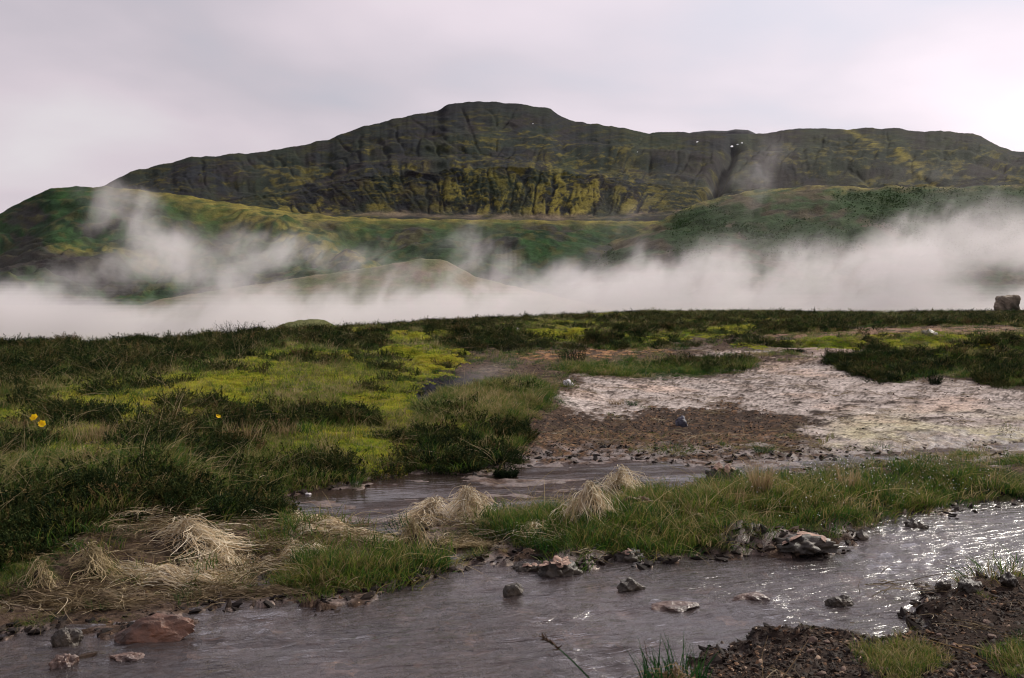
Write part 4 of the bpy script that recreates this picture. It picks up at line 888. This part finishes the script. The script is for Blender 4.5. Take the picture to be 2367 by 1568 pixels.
tussock(432, 1262, 150, 66, 'bright yellow-cream splayed straw tussock left of the flattened straw', 706, 560, lean=(.1, 0), flop=1.3)
tussock(212, 1322, 112, 70, 'golden drooping straw tussock on the dark left bank', 707, 240, gold_s, flop=1.1, lean=(.25, 0), green=60)
tussock(88, 1352, 62, 66, 'narrow yellowish straw tussock near the left edge of the bank', 708, 110, gold_s, flop=1.1, green=60)
tussock(1235, 1238, 130, 34, 'low flattened straw tussock with green blades between the pool and stream', 709, 260, flop=1.2, core=False, green=110)
# --- standing tufts
def standing(u, v, wpx, hpx, label, seed, mat=standing_m, n=160, lean=.3):
    p = on_ground(u, v); k_ = p[1] / F
    me = blades_mesh('dry_grass_tuft', blade_paths(n, wpx * k_ * .4, hpx * k_, lean, .25, 6, seed), .0022 + .001 * np.random.default_rng(seed).random(n), mat, seed)
    return tag(obj('dry_grass_tuft', me, None, tuple(p)), label, 'dry grass', 'standing tufts of dry grass')
standing(1757, 1150, 60, 88, 'brown upright dry grass tuft beside the flaky brown clod', 721, n=240)
standing(1690, 1180, 90, 82, 'thin pale dry grass tuft in front of the flaky brown clod', 722, n=90, lean=.5)
standing(1560, 1165, 120, 60, 'sparse green-brown grass tuft at the left of the bank', 723, grass_m, 120)
standing(1960, 1130, 70, 62, 'light brown grass tuft in the middle of the right bank', 724, n=80)
standing(560, 1035, 120, 70, 'buff dry grass tuft on the brink right of the single yellow flower', 725, n=240)
standing(225, 1030, 100, 62, 'buff feathery grass tuft on the brink right of the paired flowers', 726, n=200)
standing(660, 1010, 90, 45, 'reddish buff grass tuft on the brink near the yellow moss ledge', 727, n=160)
standing(1220, 935, 90, 38, 'pale drooping grass tuft at the edge of the white crust', 728, n=160, lean=.8)
standing(1425, 935, 50, 16, 'small buff tuft sitting alone on the pale crust', 729, n=120, lean=.8)
standing(1462, 938, 34, 16, 'small green tuft sitting alone on the pale crust', 730, grass_m, 90, .8)
standing(1765, 1046, 60, 24, 'small dark green tuft on the mud above the pool', 731, grass_m, 140, .8)
standing(1755, 722, 70, 13, 'feathery olive grass tuft on the crest in the middle of the steam', 732, grass_m, 160, .8)
# --- flattened straw
def mat_straw(u, v, wpx, dpx, label, seed, n=420, rot=0.0, mat=straw_s, lift=.035):
    p = on_ground(u, v); k_ = p[1] / F; w = wpx * k_; dep = dpx * k_ * p[1] / CAM_Z
    r = np.random.default_rng(seed); k = 9; a = r.normal(0, .22, n); l_ = w * (.18 + .38 * r.random(n)); t = np.linspace(-.5, .5, k)[None, :]
    x0 = (r.random(n) - .5)[:, None] * w * .75; y0 = np.clip(r.normal(0, .3, n), -.6, .6)[:, None] * dep * .6
    wob = .03 * np.sin(t * 7 + r.random(n)[:, None] * 6) * w * .3
    x_ = x0 + np.cos(a)[:, None] * l_[:, None] * t; y_ = y0 + np.sin(a)[:, None] * l_[:, None] * t + wob
    x_ = x_ + np.cumsum(r.normal(0, .004, x_.shape), 1); y_ = y_ + np.cumsum(r.normal(0, .006, x_.shape), 1); env = np.exp(-(x_ / (w * .42)) ** 2 - (y_ / (dep * .5)) ** 2)
    cr_, sr_ = math.cos(rot), math.sin(rot); X_ = x_ * cr_ - y_ * sr_; Y_ = x_ * sr_ + y_ * cr_
    zz_ = np.maximum(look('H', (X_ + p[0]).ravel(), (Y_ + p[1]).ravel()).reshape(X_.shape), 0) - p[2]
    z_ = zz_ + .010 + lift * 1.1 * sstep(.05, .6, env) * r.random(n)[:, None] * (.5 + 1.2 * np.clip(perlin(X_ * 9 + seed, Y_ * 9), -.4, 1)) + .006 * np.sin(t * 9 + r.random(n)[:, None] * 6)
    me = blades_mesh('straw_mat', np.stack([X_, Y_, z_], 2), .0022 + (.0022 if n < 1000 else .004) * r.random(n), mat, seed, .5)
    return tag(obj('straw_mat', me, None, tuple(p)), label, 'straw', 'flattened straw mats on the mud')
mat_straw(640, 1205, 250, 40, 'arched mat of flattened straw joining the bright tussock', 741, 1300, -.05, lift=.035)
mat_straw(790, 1232, 210, 42, 'pale mat of combed straw at the left end of the pool', 742, 1400, .0, lift=.03)
mat_straw(510, 1300, 130, 70, 'straw mat hanging down below the bright tussock', 743, 420, -.9, lift=.03)
mat_straw(420, 1340, 260, 36, 'long mat of matted straw above the red stone', 744, 330, .08, lift=.03)
mat_straw(680, 1290, 150, 24, 'small arched mat of straw right of the puddle', 745, 260, -.15, lift=.06)
mat_straw(160, 1392, 330, 26, 'greyish mat of dead straw along the left waterline', 746, 200, .05, dull_s, lift=.025)
mat_straw(1080, 1265, 130, 20, 'brownish straw mat at the foot of the thin tussock', 747, 240, -.1, gold_s, lift=.03)
mat_straw(560, 1378, 330, 22, 'sparse strands of straw along the edge of the stream', 748, 130, .12, dull_s, lift=.02)

# --- stones
basalt = stone_material('dark_stone', (.020, .016, .013), (.06, .045, .03), 9, .55)
red = stone_material('red_stone', (.045, .022, .014), (.17, .07, .035), 7, .5)
buff = stone_material('buff_stone', (.20, .165, .12), (.10, .08, .06), 3.0, .9, (.05, .045, .03))
white = stone_material('white_stone', (.55, .52, .53), (.38, .36, .38), 25, .7)
blue = stone_material('bluish_stone', (.05, .05, .075), (.025, .025, .035), 20, .6)
flake = stone_material('flaky_crust', (.17, .10, .075), (.32, .21, .16), 14, .8)
pink = stone_material('pinkish_stone', (.12, .07, .05), (.06, .04, .035), 10, .3)
def stone(u, v, wpx, hpx, mat, label, seed, depth=.8, facets=7, sub=3, rz=0.0, amp=.12, name='stone', group=None, tilt=(0, 0), sink=.25, bottom=-.5):
    p = on_ground(u, v); k_ = p[1] / F; sx = wpx * k_ / 2; sz = hpx * k_ / (1.0 + (1 - sink) * .0 + .0) / 1.45
    me = lump(name, seed, sx * 1.12, sx * depth, sz, mat, max(sub, 4) if wpx > 40 else sub, amp * 1.9, 2.2, 0, facets, bottom)
    o = obj(name, me, None, (p[0], p[1] + sx * depth * .5, p[2] + sz * (.5 - sink))); o.rotation_euler = (tilt[0], tilt[1], rz)
    return tag(o, label, 'stone', group)
# squared block on the crest
by_ = 33.0; p = np.array([side_of(2328, 718) * by_, by_, 0.0]); p[2] = hz(p[0], p[1]) + .04; k_ = p[1] / F
import bmesh
bm = bmesh.new(); bmesh.ops.create_cube(bm, size=1); bmesh.ops.subdivide_edges(bm, edges=bm.edges[:], cuts=9, use_grid_fill=True)
w_, h_ = 46 * k_, 36 * k_
for v in bm.verts:
    q = np.array(v.co); e = np.abs(q) * 2; rd = (np.sum(e ** 6)) ** (1 / 6); q = q / max(rd, 1e-6) * max(e)
    n_ = float(perlin(q[0] * 3 + q[2] * 2, q[1] * 3 - q[2] * 1.5, 801)) * .10 + float(perlin(q[0] * 8 + q[2] * 7, q[1] * 8 - q[2] * 5, 803)) * .05
    q = q * (1 + n_); q[2] += .05 * (q[0] > .1) * (q[2] > 0) - .06 * max(0, -q[0] - .25) * (q[2] > 0) * 4
    v.co = (q[0] * w_ * (1.0 if q[2] > -.2 else 1.04), q[1] * w_ * .8, (q[2] + .45) * h_)
me = bpy.data.meshes.new('boulder'); bm.to_mesh(me); bm.free(); me.materials.append(buff)
tag(obj('boulder', me, None, (p[0], p[1], p[2])), 'squared buff boulder standing on the grassy crest before the steam', 'boulder')
stone(348, 1482, 170, 58, red, 'large rust-red slab half sunk at the left edge of the stream', 811, .55, 9, 4, .12, .08, tilt=(.0, -.12))
stone(150, 1490, 60, 44, basalt, 'dark mossy stone in the water left of the red slab', 812, .8, 5, 3)
stone(1187, 1378, 46, 34, basalt, 'squarish dark block alone at the near edge of the bank', 813, .8, 8, 2, .2, .05)
stone(1462, 1366, 60, 30, basalt, 'dark rounded lump in the stream below the bank', 814, .8, 6, 3, .4)
stone(1312, 893, 22, 17, white, 'small white stone at the left tip of the pale crust', 815, .9, 4, 3)
stone(1576, 985, 30, 26, blue, 'dark bluish stone on the dark gravel', 816, .9, 5, 3)
stone(712, 1145, 14, 7, white, 'tiny white pebble at the left end of the pool', 817, .9, 3, 2)
stone(1195, 768, 14, 12, white, 'white pebble among the heather near the crest', 818, .9, 3, 2)
stone(2122, 1222, 46, 22, basalt, 'dark pointed stone breaking the bright water', 819, .7, 6, 3, -.3, .15, tilt=(0, .25))
stone(1995, 1246, 30, 22, basalt, 'small dark knobbly stone at the end of the mud bar', 820, .8, 5, 2)
stone(1945, 1402, 58, 26, basalt, 'flat dark stone by the clear patch of water', 821, .7, 5, 3)
stone(1745, 1390, 84, 22, pink, 'smooth orange-brown stone washed over in the middle of the stream', 822, .7, 2, 3, .1, .1, sink=.62)
stone(1560, 1410, 110, 22, pink, 'broad pinkish stone barely awash left of the orange-brown one', 823, .6, 2, 3, .05, .1, sink=.68)
stone(1475, 1182, 70, 36, red, 'reddish brown clod in the grass right of the tall tussock', 824, .7, 4, 3, .1, .2)
stone(145, 1545, 60, 44, pink, 'pale pink stone under the water at the lower left corner', 825, .8, 4, 3, .3, .15, sink=.6)
stone(290, 1525, 70, 26, pink, 'brown stone under the water below the red slab', 826, .7, 3, 3, .2, .15, sink=.68)
stone(2185, 1362, 36, 26, basalt, 'dark clod at the brink of the near bank, left of a larger one', 827, .8, 5, 3)
stone(2245, 1368, 58, 34, basalt, 'larger dark clod at the brink of the near bank', 828, .8, 6, 3, .5)
stone(2340, 1352, 50, 30, basalt, 'dark clod at the brink of the near bank beside the right edge', 829, .8, 6, 3, .9)
stone(2150, 768 + 14, 36, 22, basalt, 'round dark hummock alone on the bare brown strip', 830, .8, 0, 3, 0, .2)
# --- flaky clods: a dark lump topped by pale curled flakes
def flaky(u, v, wpx, hpx, label, seed, nf, matc=basalt):
    p = on_ground(u, v); k_ = p[1] / F; w, h = wpx * k_, hpx * k_; r = np.random.default_rng(seed)
    root = tag(empty('clod', tuple(p)), label, 'clod', 'flaky clods on the bank')
    obj('lump', lump('lump', seed, w * .5, w * .35, h * .7, matc, 4, .5, 2.6, 0, 0), root)
    for i in range(nf):
        a = r.random() * 6.28; q = w * .38 * r.random() ** .5; s = w * (.10 + .12 * r.random())
        me = lump('flake', seed + 20 + i, s, s * .7, s * .16, flake, 2, .4, 2, 0, 3)
        o = obj('flake', me, root, (math.cos(a) * q, math.sin(a) * q * .6 - w * .05, h * (.62 + .25 * r.random()) * (1 - .3 * q / w)))
        o.rotation_euler = (r.normal(0, .35), r.normal(0, .35), r.random() * 6)
flaky(1672, 1112, 78, 46, 'brown clod topped with pinkish flakes above the pool edge', 841, 9)
flaky(1290, 1326, 88, 40, 'dark clod with cream flakes in the shallows, largest of the near pair', 842, 9)
flaky(1455, 1294, 66, 28, 'dark clod with two pale flakes right of the larger flaky one', 843, 5)
flaky(1218, 1316, 56, 18, 'low dark clod with few flakes left of the cream-flaked clod', 844, 4)
flaky(1860, 1262, 130, 30, 'long dark clod of mud lying on the bar by the bright water', 845, 3)
# loose pale chips one can pick out on the near bank
r = np.random.default_rng(850); base_chip = None
for (u, v, s_) in [(1878, 1484, 22), (1872, 1508, 18), (1912, 1486, 18), (1795, 1462 + 60, 13), (2298, 1512, 14), (2195, 1556, 16), (2330, 1530, 20), (2352, 1545, 18), (2140, 1485, 14), (1990, 1512, 16), (2010, 1530, 14), (1950, 1550, 20), (2205, 1496, 16), (2170, 1470, 13), (2295, 1476, 22), (2280, 1440, 18), (2358, 1470, 16), (1900, 1560, 22), (2042, 1550, 15), (2250, 1545, 17)]:
    p = on_ground(u, v); k_ = p[1] / F
    if base_chip is None:
        base_chip = [lump('pebble', 860 + i, 1, .75, .5, flake, 2, .15, 1.5, 0, 5, -.6) for i in range(3)]
    o = obj('pebble', base_chip[r.integers(0, 3)], None, (p[0], p[1], p[2] + s_ * k_ * .12)); q = s_ * k_ * .62; o.scale = (q, q, q); o.rotation_euler = (r.normal(0, .3), r.normal(0, .3), r.random() * 6)
    wh = 'left part' if u < 1960 else 'middle part' if u < 2180 else 'right part'
    tag(o, ('larger ' if s_ > 17 else 'small ') + 'pale pinkish pebble among dark gravel in the ' + wh + ' of the near bank', 'pebble', 'pale pebbles on the near bank')

# --- flowers
petal_m = leaf_material('yellow_petal', [(0, (.85, .55, .01)), (.5, (.9, .62, .015)), (1, (.95, .68, .03))], .5, .4, spread=.9, lo=.2)
heart_m = stone_material('flower_heart', (.55, .30, .01), (.7, .42, .02), 200, .7)
def flower(u, v, ub_, vb_, size, label, seed, face):
    b = on_ground(ub_, vb_); k_ = b[1] / F; top = np.array([side_of(u, v) * b[1], b[1], CAM_Z + slope_of(v) * b[1]]); s = size * k_ / 2
    root = tag(empty('yellow_flower', tuple(b)), label, 'flower', 'yellow flowers in the left grass')
    t = np.linspace(0, 1, 7)[:, None]; path = (top - b) * t + np.array([.012, 0, 0]) * np.sin(t * 3)
    obj('stem', blades_mesh('stem', np.stack([path, path + [.0006, .0006, 0]], 0), np.array([.0028, .0028]), grass_m, seed, .7), root)
    head = obj('flower_head', lump('flower_head', seed, s * .22, s * .22, s * .16, heart_m, 2, .1), root, tuple(top - b)); head.rotation_euler = face
    for i in range(6):
        a = i / 6 * 6.283; nn = 5
        vs = []; fs = []
        for j in range(nn):
            tt = j / (nn - 1); wd = s * .48 * math.sin(math.pi * (tt * .82 + .12)); rr_ = s * (.1 + .9 * tt); zz_ = s * (.1 + .38 * tt ** 1.5)
            for sgn, dz_ in ((-1, .08), (0, -.04), (1, .08)): vs.append((rr_ * math.cos(a) - sgn * wd * math.sin(a), rr_ * math.sin(a) + sgn * wd * math.cos(a), zz_ + dz_ * s))
        for j in range(nn - 1):
            for c_ in range(2): q = j * 3 + c_; fs.append((q, q + 1, q + 4, q + 3))
        me = mesh_np('petal', np.array(vs), np.array(fs), petal_m, True, np.tile([.5 + .1 * i / 6, .9, 0, 1], (len(vs), 1)))
        obj('petal', me, head)
flower(80, 967, 88, 1015, 19, 'yellow flower facing up, left and higher of the close pair', 871, (.9, -.2, 0))
flower(97, 981, 92, 1020, 18, 'yellow flower facing forward, right and lower of the close pair', 872, (1.1, .25, .3))
flower(504, 964, 506, 1012, 12, 'single half-closed yellow flower on the brink of the bank', 873, (.5, .6, 0))

# --- blades in front of the camera
def stalk(name, pts, width, label, mat, seed, spike=0.0, cat='grass stalk'):
    P = np.array(pts, float); t = np.linspace(0, 1, len(P)); tt = np.linspace(0, 1, 16); Q = np.stack([np.interp(tt, t, P[:, i]) for i in range(3)], 1)
    me_st = blades_mesh('stem', np.stack([Q, Q + [.0005, .0007, 0]], 0), np.array([width, width]), mat, seed, .45)
    root = tag(empty(name, tuple(Q[0])), label, cat, 'loose grass stalks near the camera')
    me_st.transform(__import__('mathutils').Matrix.Translation(-Vector(Q[0]))); obj('stem', me_st, root)
    if spike:
        r = np.random.default_rng(seed); n = 46; q = r.random(n) ** .8 * .32 + .68; B = np.stack([np.interp(q, tt, Q[:, i]) for i in range(3)], 1); ax_ = Q[-1] - Q[-4]; ax_ /= np.linalg.norm(ax_)
        d = ax_ * .9 + r.normal(0, .45, (n, 3)); pth = np.stack([B, B + d * spike * .5, B + d * spike], 1)
        me2 = blades_mesh('seed_head', pth, np.full(n, spike * .35), heath_brown, seed, .2); me2.transform(__import__('mathutils').Matrix.Translation(-Vector(Q[0]))); obj('seed_head', me2, root)
    return root
heath_brown = leaf_material('sedge_head', [(0, (.05, .03, .02)), (.5, (.10, .06, .035))], .7, .2, spread=.4, lo=0.0)
def ray(u, v, y): return at_y(np.array([u]), np.array([v]), np.array([float(y)]))[0]
stalk('sedge_stalk', [ray(1405, 1625, 2.15), ray(1362, 1568, 2.2), ray(1325, 1530, 2.22), ray(1290, 1498, 2.24), ray(1256, 1474, 2.26)], .0045, 'green sedge stalk with brown head leaning in over the water at bottom', grass_m, 881, .012)
for i, (a, b, lab, mt, w_) in enumerate([((1486, 1580), (1489, 1480), 'thin dark upright stalk in the tuft at the bottom edge', heath_brown, .003), ((1764, 1580), (1775, 1470), 'thin straight buff stalk right of the bottom tuft', standing_m, .003),
        ((1800, 1580), (1868, 1540 - 60), 'long leaning buff stalk over the near gravel', standing_m, .0028), ((1782, 1530), (1868, 1452), 'fine brown stalk arching over the still water', heath_brown, .0022),
        ((2320, 1552), (2130, 1490), 'pale straw lying on the gravel of the near bank', standing_m, .004), ((2195, 1490), (2310, 1530), 'second pale straw lying on the gravel of the near bank, crossing beneath', standing_m, .004),
        ((1965, 1440), (2110, 1460), 'bent yellow straw reaching from the clod across the clear water', standing_m, .0035), ((2318, 1550), (2300, 1490), 'short yellow straw leaning on the near bank', standing_m, .0035)]):
    A = on_ground(*a) if a[1] < 1568 else ray(a[0], a[1], 2.6); B = ray(b[0], b[1], A[1] + .03)
    if i in (4, 5): B = on_ground(*b) + [0, 0, .02]
    M_ = (A + B) / 2 + [.01 * (-1) ** i, 0, .012]
    stalk('grass_stalk', [A, M_, B], w_, lab, mt, 890 + i)
pz = on_ground(2185, 1478); stalk('bent_straw', [on_ground(2190, 1520), ray(2188, 1478, pz[1]), ray(2182, 1408 + 64, pz[1]), ray(2130, 1490, pz[1])], .004, 'yellow straw folded at a sharp angle on the near bank', standing_m, 899)
p = ray(1560, 1590, 2.45)
root = tag(empty('grass_clump', tuple(p)), 'green and dry grass clump at the bottom edge of the picture', 'grass clump')
tag(obj('green_blades', blades_mesh('green_blades', blade_paths(120, .09, .11, .5, .2, 6, 901), np.full(120, .004), grass_m, 901), root), kind='stuff')
obj('dry_blades', blades_mesh('dry_blades', tussock_paths(60, .14, .06, 902), np.full(60, .004), standing_m, 902), root)

# --- heather bushes one can tell apart
def bush(u, v, wpx, hpx, label, seed, n=8):
    p = on_ground(u, v); k_ = p[1] / F; w, h = wpx * k_, hpx * k_; r = np.random.default_rng(seed)
    V, Fc, Cc = [], [], []; off = 0
    me = heath_mesh('heather_bush', int(60 + wpx * 1.2), w * .5, h, seed)
    return tag(obj('heather_bush', me, None, (p[0], p[1], p[2] - .01)), label, 'heather bush', 'single heather bushes')
bush(552, 784, 100, 42, 'dark heather bush jutting above the left crest against the steam', 911)
bush(1322, 836, 60, 34, 'round dark heather bush left of the small white stone, on bare ground', 912)
bush(2070, 880, 34, 22, 'small heather bush at the front edge of the right dark mat', 913)
bush(2162, 888, 28, 22, 'small round heather bush alone on the white crust', 914)
bush(1838, 814, 52, 9, 'flat green bush at the top of the white crust', 915)
bush(1300, 755, 34, 18, 'brown twiggy bush on the crest near the middle', 916)
bush(1170, 1102, 52, 24, 'dark low plant at the upper edge of the brown pool', 917)

# ================================================================== STEAM
def steam_object(name, x0, x1, y0, y1, z0, z1, res, mapfn, dens, nscale, warp, th, soft, amp, seed, label, ystretch=(.8, .8, 1.0), shear=.7, veil=.24):
    """a fog grid: a coarse x-z map of how much steam rises where, broken up by warped noise"""
    nx, nz = 320, 96
    XX, ZZ = np.meshgrid(np.linspace(x0, x1, nx), np.linspace(z0, z1, nz), indexing='ij')
    val = mapfn(XX, ZZ)
    me = bpy.data.meshes.new(name); me.vertices.add(nx * nz)
    me.vertices.foreach_set('co', np.stack([XX, XX * 0 + (y0 + y1) / 2, ZZ], -1).astype(np.float32).ravel())
    a = me.attributes.new('amount', 'FLOAT', 'POINT'); a.data.foreach_set('value', val.astype(np.float32).ravel())
    o = obj(name, me)
    m, t = new_mat(name); mo = t.nodes.new('ShaderNodeOutputMaterial'); pv = t.nodes.new('ShaderNodeVolumePrincipled')
    pv.inputs['Color'].default_value = (.90, .87, .89, 1); pv.inputs['Density'].default_value = dens; pv.inputs['Anisotropy'].default_value = .15
    t.links.new(pv.outputs[0], mo.inputs['Volume'])
    g = bpy.data.node_groups.new(name, 'GeometryNodeTree'); g.interface.new_socket('Geometry', in_out='INPUT', socket_type='NodeSocketGeometry'); g.interface.new_socket('Geometry', in_out='OUTPUT', socket_type='NodeSocketGeometry')
    A, B = g.nodes.new('NodeGroupInput'), g.nodes.new('NodeGroupOutput'); vc_ = g.nodes.new('GeometryNodeVolumeCube'); sm_ = g.nodes.new('GeometryNodeSetMaterial'); sm_.inputs['Material'].default_value = m
    vc_.inputs['Min'].default_value = (x0, y0, z0); vc_.inputs['Max'].default_value = (x1, y1, z1)
    for i, k in enumerate(('Resolution X', 'Resolution Y', 'Resolution Z')): vc_.inputs[k].default_value = res[i]
    Lk = g.links.new
    def M(op, a, b=None):
        n = g.nodes.new('ShaderNodeMath'); n.operation = op
        for i, q in enumerate((a, b)):
            if q is None: continue
            if isinstance(q, (int, float)): n.inputs[i].default_value = q
            else: Lk(q, n.inputs[i])
        return n.outputs[0]
    pos = g.nodes.new('GeometryNodeInputPosition'); sp = g.nodes.new('ShaderNodeSeparateXYZ'); Lk(pos.outputs[0], sp.inputs[0])
    ym = (y0 + y1) / 2
    # carry the place to the middle sheet along the plume's own widening, so the cloud is as wide behind as in front
    ix = M('FLOOR', M('ADD', M('MULTIPLY', M('SUBTRACT', sp.outputs[0], x0), (nx - 1) / (x1 - x0)), .5)); iz = M('FLOOR', M('ADD', M('MULTIPLY', M('SUBTRACT', sp.outputs[2], z0), (nz - 1) / (z1 - z0)), .5))
    idx = M('ADD', M('MULTIPLY', ix, nz), iz)
    si = g.nodes.new('GeometryNodeSampleIndex'); si.clamp = True; si.data_type = 'FLOAT'
    Lk(A.outputs[0], si.inputs['Geometry']); na = g.nodes.new('GeometryNodeInputNamedAttribute'); na.data_type = 'FLOAT'; na.inputs[0].default_value = 'amount'; Lk(na.outputs[0], si.inputs['Value'])
    fi = g.nodes.new('FunctionNodeFloatToInt'); Lk(idx, fi.inputs[0]); Lk(fi.outputs[0], si.inputs['Index'])
    w = g.nodes.new('ShaderNodeTexNoise'); w.inputs['Scale'].default_value = nscale * .45; w.inputs['Detail'].default_value = 2; Lk(pos.outputs[0], w.inputs['Vector'])
    vs = g.nodes.new('ShaderNodeVectorMath'); vs.operation = 'SCALE'; Lk(w.outputs['Color'], vs.inputs[0]); vs.inputs['Scale'].default_value = warp
    va = g.nodes.new('ShaderNodeVectorMath'); Lk(pos.outputs[0], va.inputs[0]); Lk(vs.outputs[0], va.inputs[1])
    vb2 = g.nodes.new('ShaderNodeVectorMath'); vb2.operation = 'MULTIPLY'; sv_ = g.nodes.new('ShaderNodeSeparateXYZ'); Lk(va.outputs[0], sv_.inputs[0]); cv_ = g.nodes.new('ShaderNodeCombineXYZ'); Lk(M('SUBTRACT', sv_.outputs[0], M('MULTIPLY', sv_.outputs[2], shear)), cv_.inputs[0]); Lk(sv_.outputs[1], cv_.inputs[1]); Lk(sv_.outputs[2], cv_.inputs[2]); Lk(cv_.outputs[0], vb2.inputs[0]); vb2.inputs[1].default_value = ystretch
    n1 = g.nodes.new('ShaderNodeTexNoise'); n1.inputs['Scale'].default_value = nscale; n1.inputs['Detail'].default_value = 9; n1.inputs['Roughness'].default_value = .68; Lk(vb2.outputs[0], n1.inputs['Vector'])
    am = si.outputs['Value']; q = M('ADD', M('MULTIPLY', M('MULTIPLY', M('SUBTRACT', n1.outputs[0], .5), amp), M('MINIMUM', M('MULTIPLY', am, 2.2), 1.0)), am)
    mr_ = g.nodes.new('ShaderNodeMapRange'); mr_.interpolation_type = 'SMOOTHSTEP'; Lk(q, mr_.inputs[0]); mr_.inputs[1].default_value = th; mr_.inputs[2].default_value = th + soft
    # fade at the front and back faces
    ey = M('MINIMUM', M('MULTIPLY', M('SUBTRACT', sp.outputs[1], y0), 1 / (.22 * (y1 - y0))), M('MULTIPLY', M('SUBTRACT', y1, sp.outputs[1]), 1 / (.22 * (y1 - y0))))
    ey = M('MINIMUM', M('MAXIMUM', ey, 0.0), 1.0)
    dk = M('ADD', M('MULTIPLY', M('MINIMUM', am, 1.3), .75), .42); Lk(M('MULTIPLY', M('ADD', M('MULTIPLY', mr_.outputs[0], dk), M('MULTIPLY', M('MULTIPLY', am, n1.outputs[0]), veil)), ey), vc_.inputs['Density']); Lk(vc_.outputs[0], sm_.inputs[0]); Lk(sm_.outputs[0], B.inputs[0])
    o.modifiers.new('fog', 'NODES').node_group = g
    me.materials.append(m)
    return tag(o, label, 'steam', kind='stuff')
YM = 46.0
def at_ref(XX, ZZ, ym): return project(XX, np.full_like(XX, ym), ZZ)
def steam_map(XX, ZZ):
    u, v = at_ref(XX, ZZ, YM)
    top = interp([(-600, 670), (0, 670), (130, 690), (250, 710), (420, 715), (540, 690), (640, 650), (760, 680), (900, 680), (1040, 640), (1150, 610), (1250, 640), (1400, 640), (1550, 630), (1650, 610), (1800, 610), (1950, 600), (2050, 570), (2130, 520), (2220, 490), (2300, 510), (2367, 530), (3000, 540)], u)
    u = u + 26 * fbm(XX * .35, ZZ * .5, 4, 281); v = v + 16 * fbm(XX * .5, ZZ * .7, 4, 285)
    a = sstep(-110, 120, v - top) * .46 + sstep(650, 740, v) * .60 + .10 * sstep(380, 560, v)
    for (bu, bv, su, sv, w) in [(310, 500, 55, 50, .5), (390, 570, 65, 60, .5), (230, 640, 90, 40, .4), (350, 600, 130, 70, .28), (700, 600, 120, 60, .14), (290, 440, 40, 30, .3), (520, 660, 90, 40, .2), (960, 650, 90, 40, .2), (620, 400, 60, 30, .12), (260, 450, 30, 40, .25), (560, 600, 70, 60, .3), (640, 560, 80, 60, .22), (1120, 570, 90, 60, .26), (900, 620, 120, 60, .2),
            (760, 600, 90, 60, .25), (1330, 620, 60, 50, .2), (1400, 665, 110, 40, .5), (1600, 640, 160, 60, .4), (1700, 420, 150, 80, .24), (1800, 340, 100, 60, .2), (1620, 560, 140, 50, .12), (1900, 620, 150, 80, .3), (2140, 570, 110, 90, .42), (2240, 480, 70, 60, .28), (2367, 560, 70, 80, .4), (2060, 640, 90, 60, .25), (0, 690, 120, 40, .5), (1450, 500, 90, 60, .2), (2100, 400, 130, 40, .22)]:
        a = a + w * np.exp(-((u - bu) / su) ** 2 - ((v - bv) / sv) ** 2)
    for (bu, bv, su, sv, w) in [(300, 690, 130, 25, .35), (2320, 640, 80, 40, .45), (690, 640, 110, 25, .12), (1240, 560, 50, 40, .3), (1560, 520, 60, 30, .2), (2080, 470, 60, 30, .2)]:
        a = a - w * np.exp(-((u - bu) / su) ** 2 - ((v - bv) / sv) ** 2)
    return a
steam_object('steam', -34, 34, 42, 50, -1.9, 9.4, (620, 46, 170), steam_map, .20, .46, 4.2, .26, .62, 3.6, 0, 'bank of white steam drifting behind the crest', (1.15, .6, .72), .42, .14)
vp = on_ground(1075, 880)
def wisp_map(XX, ZZ):
    u, v = at_ref(XX, ZZ, vp[1]); return .8 * np.exp(-((u - (1080 + (880 - v) * 2.0)) / 100) ** 2) * np.exp(-(np.clip(885 - v, 0, 999) / 42) ** 1.3)
steam_object('steam_wisp', vp[0] - 1.0, vp[0] + 1.6, vp[1] - .5, vp[1] + 1.1, vp[2] - .2, vp[2] + .6, (120, 60, 60), wisp_map, .28, 2.6, .4, .2, .7, .9, 0, 'thin wisp of steam rising from the small dark vent')
